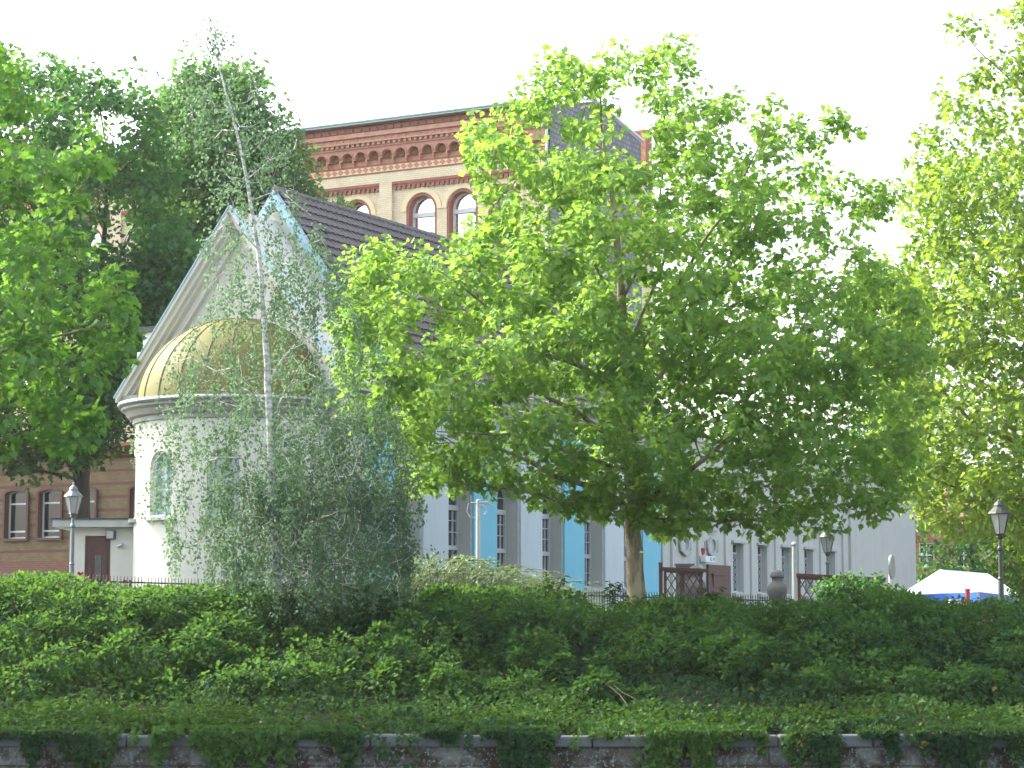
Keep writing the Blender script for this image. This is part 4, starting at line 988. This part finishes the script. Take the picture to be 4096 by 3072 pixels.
# climbing plant over the lattice
def bush(name, label, cat, poly, Y, half, n, per, rad_, size, mat, T, seed, base):
    root = empty(name, tuple(base)); tag(root, label, cat); cl = crown_points(poly, n, Y, half, 60, .12, seed); rng = np.random.default_rng(seed)
    nodes, par, minr, tips = grow([([base, base+Vector((0,0,.3))], .03, .02)], cl, seed=seed); mb, r = wood(nodes, par, minr, .005); o = mb.build('stems', B_twig, root); o.matrix_parent_inverse = Matrix.Translation(-Vector(root.location))
    pos, tip, nrm, sz, lc = leaf_cloud(cl, per, rad_, .8, size, rng, None, .4); leaves('foliage', mat, pos, tip, nrm, sz, T, root, lc, seed); return root
bush('climbing_plant', 'green climber spilling over the brown lattice at the right', 'plant', [(3270,2345),(3330,2315),(3430,2300),(3520,2310),(3560,2370),(3600,2440),(3280,2450),(3290,2400)], 50, .5, 90, 26, .2, .11, L_maple, T_OVAL, 111, P(3430,2480,50))
bush('dark_bush', 'dark green bush round the foot of the round traffic sign', 'bush', [(3540,2370),(3590,2350),(3640,2400),(3700,2450),(3480,2460)], 48, .4, 50, 26, .2, .10, L_shrub, T_OVAL, 112, P(3590,2480,48))
for (x, y, lab, s) in ((2210, 2290, 'leafy young shoots standing above the thicket left of the plane trunk', 1), (2462, 2295, 'tall single leafy shoot just left of the plane trunk', 2), (2850, 2330, 'leafy shoots in front of the brown door', 3)):
    root = empty('sapling', tuple(P(x, 2440, 44))); tag(root, lab, 'sapling'); rng = np.random.default_rng(s); st = MB(); pos = []; tp = []
    for k in range(5):
        a = P(x+rng.uniform(-45,45), 2450, 44); b = P(x+rng.uniform(-50,50), y+rng.uniform(0,50), 44); st.tube([a, b], [.008,.003], 4)
        for j in range(16):
            f = .3+.7*j/16; p = np.array(a)*(1-f)+np.array(b)*f; pos.append(p); tp.append([rng.normal(0,1), rng.normal(0,1), -.2])
    o = st.build('stem', B_twig, root); o.matrix_parent_inverse = Matrix.Translation(-Vector(root.location)); pos = np.array(pos); n = len(pos)
    leaves('foliage', L_shrub, pos, np.array(tp), rng.normal(0,.3,(n,3))+np.array([0,0,1.]), rng.uniform(.09,.15,n), T_OVAL, root, None, s)
# roses
root = empty('rose_bush', tuple(P(370, 2420, 45))); tag(root, 'rose bush with small red blossoms above the thicket at the left', 'rose'); rosem = plain('red_petals', (.55,.02,.03), .6); st = MB()
for k, (x, y) in enumerate(((322,2299),(350,2318),(435,2311),(440,2340),(500,2328))):
    st.tube([P(x+20, 2430, 45), P(x, y, 44.6)], [.008,.004], 4); c = P(x, y, 44.6); m = MB(); s = .05 if k < 2 else .03
    for i in range(9):
        a = 2*PI*i/9+.3*(i % 3); r = s*(1 if i % 3 else .5); q = c+Vector((r*math.cos(a), r*math.sin(a)*.6, r*.4*math.sin(a*2)+.02))
        m.poly([c+Vector((0,0,-s*.5)), q+Vector((-s*.4,0,0)), q+Vector((0,-.01,s*.6)), q+Vector((s*.4,0,.01))])
    o = m.build('blossom', rosem, root); o.matrix_parent_inverse = Matrix.Translation(-Vector(root.location))
o = st.build('stems', B_twig, root); o.matrix_parent_inverse = Matrix.Translation(-Vector(root.location))

# ================================================================== street furniture
def fence():
    A = P(-350, 2520, 51); B = P(4300, 2520, 70); root = empty('railing', (A.x, A.y, 0), math.atan2(B.y-A.y, B.x-A.x)); tag(root, 'low dark iron picket railing running behind the thicket', 'fence')
    L = (B-A).length; zl, zr = 1.22, .66; n = int(L/2.4); w = L/n
    for k in range(n):
        z0 = zl+(zr-zl)*k/n; z1 = zl+(zr-zl)*(k+1)/n; m = MB(); a = k*w
        m.prism([(a+.02,-.012,z0-.018), (a+w-.02,-.012,z1-.018), (a+w-.02,-.012,z1+.018), (a+.02,-.012,z0+.018)], (0,.024,0)); m.prism([(a+.02,-.012,z0-.70), (a+w-.02,-.012,z1-.70), (a+w-.02,-.012,z1-.67), (a+.02,-.012,z0-.67)], (0,.024,0))
        j = int(w/.085)
        for i in range(j):
            x = a+.05+i*.085; z = z0+(z1-z0)*(i/j); m.prism([(x-.008,.013,z-.72), (x+.008,.013,z-.72), (x+.007,.013,z+.12), (x,.013,z+.15), (x-.007,.013,z+.12)], (0,.014,0))
        m.build('fence_panel', M['iron'], root); q = MB(); q.box(a-.02, a+.02, -.02, .02, z0-1.1, z0+.06); q.build('post', M['iron'], root)
fence()
def lamp(name, label, x, ytop, Y, h, iron):
    t = P(x, ytop, Y); root = empty(name, (t.x, t.y, t.z-h)); tag(root, label, 'street lamp', 'old style lantern street lamps')
    m = MB(); m.lathe([(.11,-.5), (.11,.35), (.085,.40), (.085,.9), (.10,.93), (.065,.98), (.06,1.5), (.075,1.53), (.055,1.57), (.05,h-1.25), (.07,h-1.22), (.07,h-1.17), (.04,h-1.13), (.04,h-.98), (.085,h-.93), (.04,h-.88)], 14, cap=True); m.build('pole', iron, root, smooth=False)
    m = MB()
    n = 6; zb, zt = h-.86, h-.40; rb, rt = .115, .235
    def c(r, i, z): a = 2*PI*i/n+.25; return Vector((r*math.cos(a), r*math.sin(a), z))
    for i in range(n):
        m.tube([c(rb, i, zb), c(rt, i, zt)], .011, 4); m.tube([c(rb, i, zb), c(rb, i+1, zb)], .013, 4); m.tube([c(rt, i, zt), c(rt, i+1, zt)], .014, 4)
        if i % 2 == 0: m.tube([c(.04, i, h-.97), c(rb, i, zb)], .012, 4)
    m.build('lantern_frame', iron, root)
    g = MB()
    for i in range(n): g.quad(c(rb-.003, i, zb), c(rb-.003, i+1, zb), c(rt-.003, i+1, zt), c(rt-.003, i, zt))
    g.build('lantern_glass', glass('lantern_glass', (.34,.36,.33), .12, .15) if 'lg' not in M else M['lg'], root)
    m = MB(); m.lathe([(.27,h-.40), (.25,h-.37), (.12,h-.24), (.115,h-.22), (.13,h-.21), (.09,h-.14), (.03,h-.085), (.02,h-.07), (.035,h-.05), (.03,h-.02), (.002,h)], 6 if False else 12); m.build('lantern_roof', iron, root)
lamp('street_lamp', 'grey lantern street lamp in front of the annex at the left', 295, 1928, 62, 3.75, M['lamp_iron'])
lamp('street_lamp', 'lantern street lamp in front of the grey wing, half under the plane leaves', 3308, 2098, 71, 3.6, plain('lamp_green', (.13,.15,.14), .5, .3))
lamp('street_lamp', 'dark lantern street lamp beside the white marquee at the right', 3996, 1985, 52, 3.4, plain('lamp_dark', (.06,.065,.06), .5, .3))
# poles
t = P(1913, 2000, 59); root = empty('light_pole', (t.x, t.y, -.2)); tag(root, 'pale grey pole with wire hoops in front of the blue pilaster', 'pole')
m = MB(); m.lathe([(.075,-.3), (.075,.2), (.068,.25), (.058,t.z+.2), (.0,t.z+.22)], 14); m.build('shaft', M['galv'], root)
m = MB(); m.tube([(0,0,t.z), (.25,0,t.z+.12), (.42,0,t.z+.02)], .022, 6); m.tube([(-.26,0,t.z+.1), (-.30,0,t.z-.1), (-.22,0,t.z-.24), (-.08,0,t.z-.26)], .012, 5); m.tube([(.02,0,t.z-.02), (.16,-.02,t.z+.05), (.22,0,t.z-.08), (.17,0,t.z-.18), (.1,0,t.z-.14)], .012, 5); m.tube([(-.2,0,t.z+.12), (.25,0,t.z+.14)], .03, 6); m.build('brackets', M['galv'], root)
t = P(3175, 2100, 62); root = empty('flagpole', (t.x, t.y, -.5)); tag(root, 'plain white flagpole rising into the plane leaves between two wing windows', 'flagpole')
m = MB(); m.lathe([(.075,-.3), (.075,.4), (.065,.45), (.05,t.z-.1), (0,t.z-.08)], 14); m.build('shaft', M['trim'], root)
m = MB(); m.lathe([(.0,t.z-.1), (.08,t.z-.04), (.08,t.z), (0,t.z+.06)], 10); m.build('cap', M['galv'], root)
# round traffic sign seen from its edge
c = P(3570, 2268, 60); root = empty('traffic_sign', (c.x, c.y, -.6), rad(68)); tag(root, 'round traffic sign seen nearly edge on, right of the wing', 'sign'); zc = c.z+.6
m = MB(); m.prism([(.30*math.cos(2*PI*i/32), -.01, zc+.31*math.sin(2*PI*i/32)) for i in range(32)], (0,.02,0)); m.prism([(.31*math.cos(2*PI*i/32), .012, zc+.32*math.sin(2*PI*i/32)) for i in range(32)], (0,.035,0)); m.build('disc', M['galv'], root)
m = MB(); m.tube([(0,.07,-.4), (0,.07,zc+.25)], .035, 10); m.build('post', M['white_paint'], root)
# stone urns and lattices
def urn(x, ytop, Y, s, label):
    t = P(x, ytop, Y); root = empty('stone_urn', (t.x, t.y, t.z-1.35*s)); tag(root, label, 'stone urn')
    m = MB(); m.lathe([(.30*s,-1.0*s), (.30*s,.0), (.20*s,.05*s), (.26*s,.2*s), (.36*s,.45*s), (.38*s,.62*s), (.33*s,.8*s), (.20*s,.9*s), (.19*s,1.0*s), (.22*s,1.04*s), (.0,1.05*s)], 20); m.build('body', M['stone'], root, smooth=True)
    m = MB(); m.lathe([(.19*s,1.04*s), (.27*s,1.08*s), (.27*s,1.14*s), (.22*s,1.25*s), (.12*s,1.33*s), (0,1.35*s)], 14); m.build('lid', M['stone'], root)
    m = MB(); m.box(-.34*s, .34*s, -.34*s, .34*s, -1.2*s, -.02*s); m.build('pedestal', M['stone'], root)
urn(3108, 2279, 72, .85, 'weathered stone urn between the wing windows and the flagpole')
urn(2780, 2262, 71, .9, 'weathered stone urn behind the short brown lattice')
t = P(2738, 2255, 71.5); m = MB(); m.box(t.x-.26, t.x+.26, t.y-.2, t.y+.2, -1, t.z-.06); m.box(t.x-.3, t.x+.3, t.y-.24, t.y+.24, t.z-.06, t.z); tag(m.build('stone_pillar', M['stone']), 'square weathered stone pillar behind the short brown lattice', 'pillar')
def lattice(name, label, x0, x1, y0, y1, Y, ybot):
    A = P(x0, y0, Y); B = P(x1, y1, Y); root = empty(name, (A.x, Y, 0)); tag(root, label, 'lattice screen'); w = B.x-A.x; zb = P(x0, ybot, Y).z; m = MB()
    def zt(u): return A.z+(B.z-A.z)*u/w
    m.prism([(-.0,-.12,A.z-.16), (w,-.12,B.z-.16), (w,-.12,B.z-.10), (0,-.12,A.z-.10)], (0,.24,0)); m.prism([(-.1,-.16,A.z-.098), (w+.12,-.16,B.z-.098), (w+.16,-.16,B.z), (-.14,-.16,A.z)], (0,.32,0)); m.build('top_rail', M['brown_wood'], root)
    m = MB(); m.box(-.0, .08, -.04, .04, zb-.6, A.z-.165); m.build('post', M['brown_wood'], root); m = MB(); k = w*.42; m.box(k, k+.12, -.05, .05, zb-.6, zt(k)-.165); m.build('post', M['brown_wood'], root); m = MB(); m.box(w-.12, w-.02, -.05, .05, zb-.6, B.z-.165); m.build('post', M['brown_wood'], root)
    m = MB(); H = A.z-.17-zb; u = -H*.6
    while u < w:
        for s in (0, 1):
            a, b_ = (u, u+H*.6); 
            za, zb_ = (zb, zb+H) if s == 0 else (zb+H, zb)
            lo = max(a, 0); hi = min(b_, w)
            if hi-lo < .03: continue
            f0, f1 = (lo-a)/(b_-a), (hi-a)/(b_-a); m.tube([(lo, .0+.02*s, za+(zb_-za)*f0), (hi, .0+.02*s, za+(zb_-za)*f1)], .014, 4)
        u += .22
    m.build('lattice', M['brown_wood'], root)
lattice('lattice_screen', 'short brown lattice screen with a moulded top rail left of the door', 2655, 2812, 2268, 2276, 69, 2385)
lattice('lattice_screen', 'long brown lattice screen right of the flagpole, half covered by climber', 3190, 3520, 2293, 2312, 64, 2410)
t = P(2642, 2250, 69); m = MB(); m.box(t.x-.05, t.x+.05, t.y-.05, t.y+.05, -1, t.z-.04); m.box(t.x-.06, t.x+.06, t.y-.06, t.y+.06, t.z-.04, t.z); tag(m.build('wooden_post', M['brown_wood']), 'dark brown wooden post at the right end of the blue arcade', 'post')
# marquee
root = empty('marquee', tuple(P(3850, 2480, 78))); tag(root, 'white marquee roof with a blue valance behind the bushes at the right', 'marquee')
def white_cloth():
    m, t, b, o = nt('marquee_cloth'); v = coords(t, scale=(1,1,3)); n = noise(t, v, 2.5, 4); t.links.new(mixc(t, n, (.40,.45,.43), (.50,.55,.53)), b.inputs['Base Color']); b.inputs['Roughness'].default_value = .6; bump(t, b, n, .4, .08); return m
A, Bc, Cc = P(3601,2374,80), P(3913,2380,73), P(4085,2384,84); D = A+(Cc-Bc); R1, R2 = P(3761,2281,80.5), P(3950,2298,86)
ze = (A.z+Bc.z+Cc.z)/3
for q in (A, Bc, Cc, D): q.z = ze
R2.z = R1.z
m = MB(); m.poly([A, Bc, R1]); m.poly([Bc, Cc, R2, R1]); m.poly([Cc, D, R2]); m.poly([D, A, R1, R2]); o = m.build('roof', white_cloth(), root); o.matrix_parent_inverse = Matrix.Translation(-Vector(root.location))
m = MB(); m.tube([R1, Bc], .03, 5); m.tube([R1, A], .03, 5); m.tube([R1, R2], .03, 5); m.tube([R2, Cc], .03, 5)
for f in (.33, .66): m.tube([R1.lerp(R2, f), Bc.lerp(Cc, f)], .02, 5)
o = m.build('seams', M['white_paint'], root); o.matrix_parent_inverse = Matrix.Translation(-Vector(root.location))
m = MB()
for a, b_ in ((A, Bc), (Bc, Cc), (Cc, D), (D, A)):
    n_ = 24; pr = None
    for i in range(n_+1):
        p = a.lerp(b_, i/n_); p = p+Vector((0,0,-.01)); q = p+Vector((0,0,-.30-.03*abs(math.sin(i*1.3))))
        if pr: m.quad(pr[1], q, p, pr[0])
        pr = (p, q)
o = m.build('valance', plain('blue_valance', (.03,.13,.55), .6), root); o.matrix_parent_inverse = Matrix.Translation(-Vector(root.location))
for q in (A, Bc, Cc, D):
    m = MB(); m.tube([q, Vector((q.x, q.y, -1.2))], .04, 8); o = m.build('leg', M['galv'], root); o.matrix_parent_inverse = Matrix.Translation(-Vector(root.location))
# grey cabinet with red cap
t = P(3830, 2398, 60); root = empty('utility_cabinet', (t.x, t.y, -.7)); tag(root, 'small grey cabinet with a red cap in front of the marquee valance', 'cabinet')
m = MB(); m.prism([(-.28,-.2,0), (.28,-.2,0), (.28,-.2,t.z+.60), (.2,-.2,t.z+.70), (-.2,-.2,t.z+.70), (-.28,-.2,t.z+.6)], (0,.4,0)); m.build('body', M['galv'], root, bevel=.02)
m = MB(); m.lathe([(.06,t.z+.6), (.06,t.z+.9), (.075,t.z+.91), (.07,t.z+.97), (0,t.z+.99)], 12, .21, -.28); m.build('red_cap', plain('red_plastic', (.45,.03,.03), .5), root)
# far red brick house
t = P(3980, 2520, 150); root = empty('brick_house', (t.x, t.y, -1), rad(-12)); tag(root, 'red brick house with white window bars glimpsed through the trees at the far right', 'house')
hl = [(-7.2+2.4*i, -6.2+2.4*i, z, (lambda u, z=z: z+1.6)) for i in range(7) for z in (2.0, 5.2)]
m = MB(); perforated(m, lambda u,z,d: (u, d, z), -9, 9, 0, lambda u: 8.0, hl, .25, 3); m.box(-9, 9, .5, 9, 0, 7.9); m.build('wall', M['red_brick'], root)
m = MB(); m.prism([(-9.4,-.4,8.0), (-9.4,9.6,8.0), (-9.4,4.6,10.5)], (18.8,0,0)); m.build('roof', plain('red_tile', (.28,.10,.06), .8), root)
m = MB(); m.box(-.5,.5,0,.05,0,1.6); 
w = MB(); ring(w, [(-.5,0),(.5,0),(.5,1.6),(-.5,1.6)], [(-.42,.08),(.42,.08),(.42,1.52),(-.42,1.52)], 0, .08); w.box(-.42,.42,.01,.07,.76,.84); w.box(-.04,.04,.01,.07,.08,1.52); w0 = w.build('window', M['white_paint'], None); g = MB(); g.poly([(-.45,.06,.05),(.45,.06,.05),(.45,.06,1.55),(-.45,.06,1.55)]); g.build('pane', M['glass'], w0)
for i, h in enumerate(hl):
    o = w0 if i == 0 else copy_tree(w0); o.parent = root; o.location = ((h[0]+h[1])/2, .12, h[2])

# ================================================================== thin summer haze
mb = MB(); mb.box(-205, 205, -50, 300, -6.2, 32); hz = mb.build('haze', None); tag(hz, kind='stuff')
m = bpy.data.materials.new('haze'); m.use_nodes = True; t = m.node_tree; t.nodes.clear(); out = t.nodes.new('ShaderNodeOutputMaterial'); pv = t.nodes.new('ShaderNodeVolumePrincipled')
pv.inputs['Color'].default_value = (.92,.96,1,1); pv.inputs['Density'].default_value = .00015; pv.inputs['Anisotropy'].default_value = .3; t.links.new(pv.outputs[0], out.inputs['Volume']); hz.data.materials.append(m)
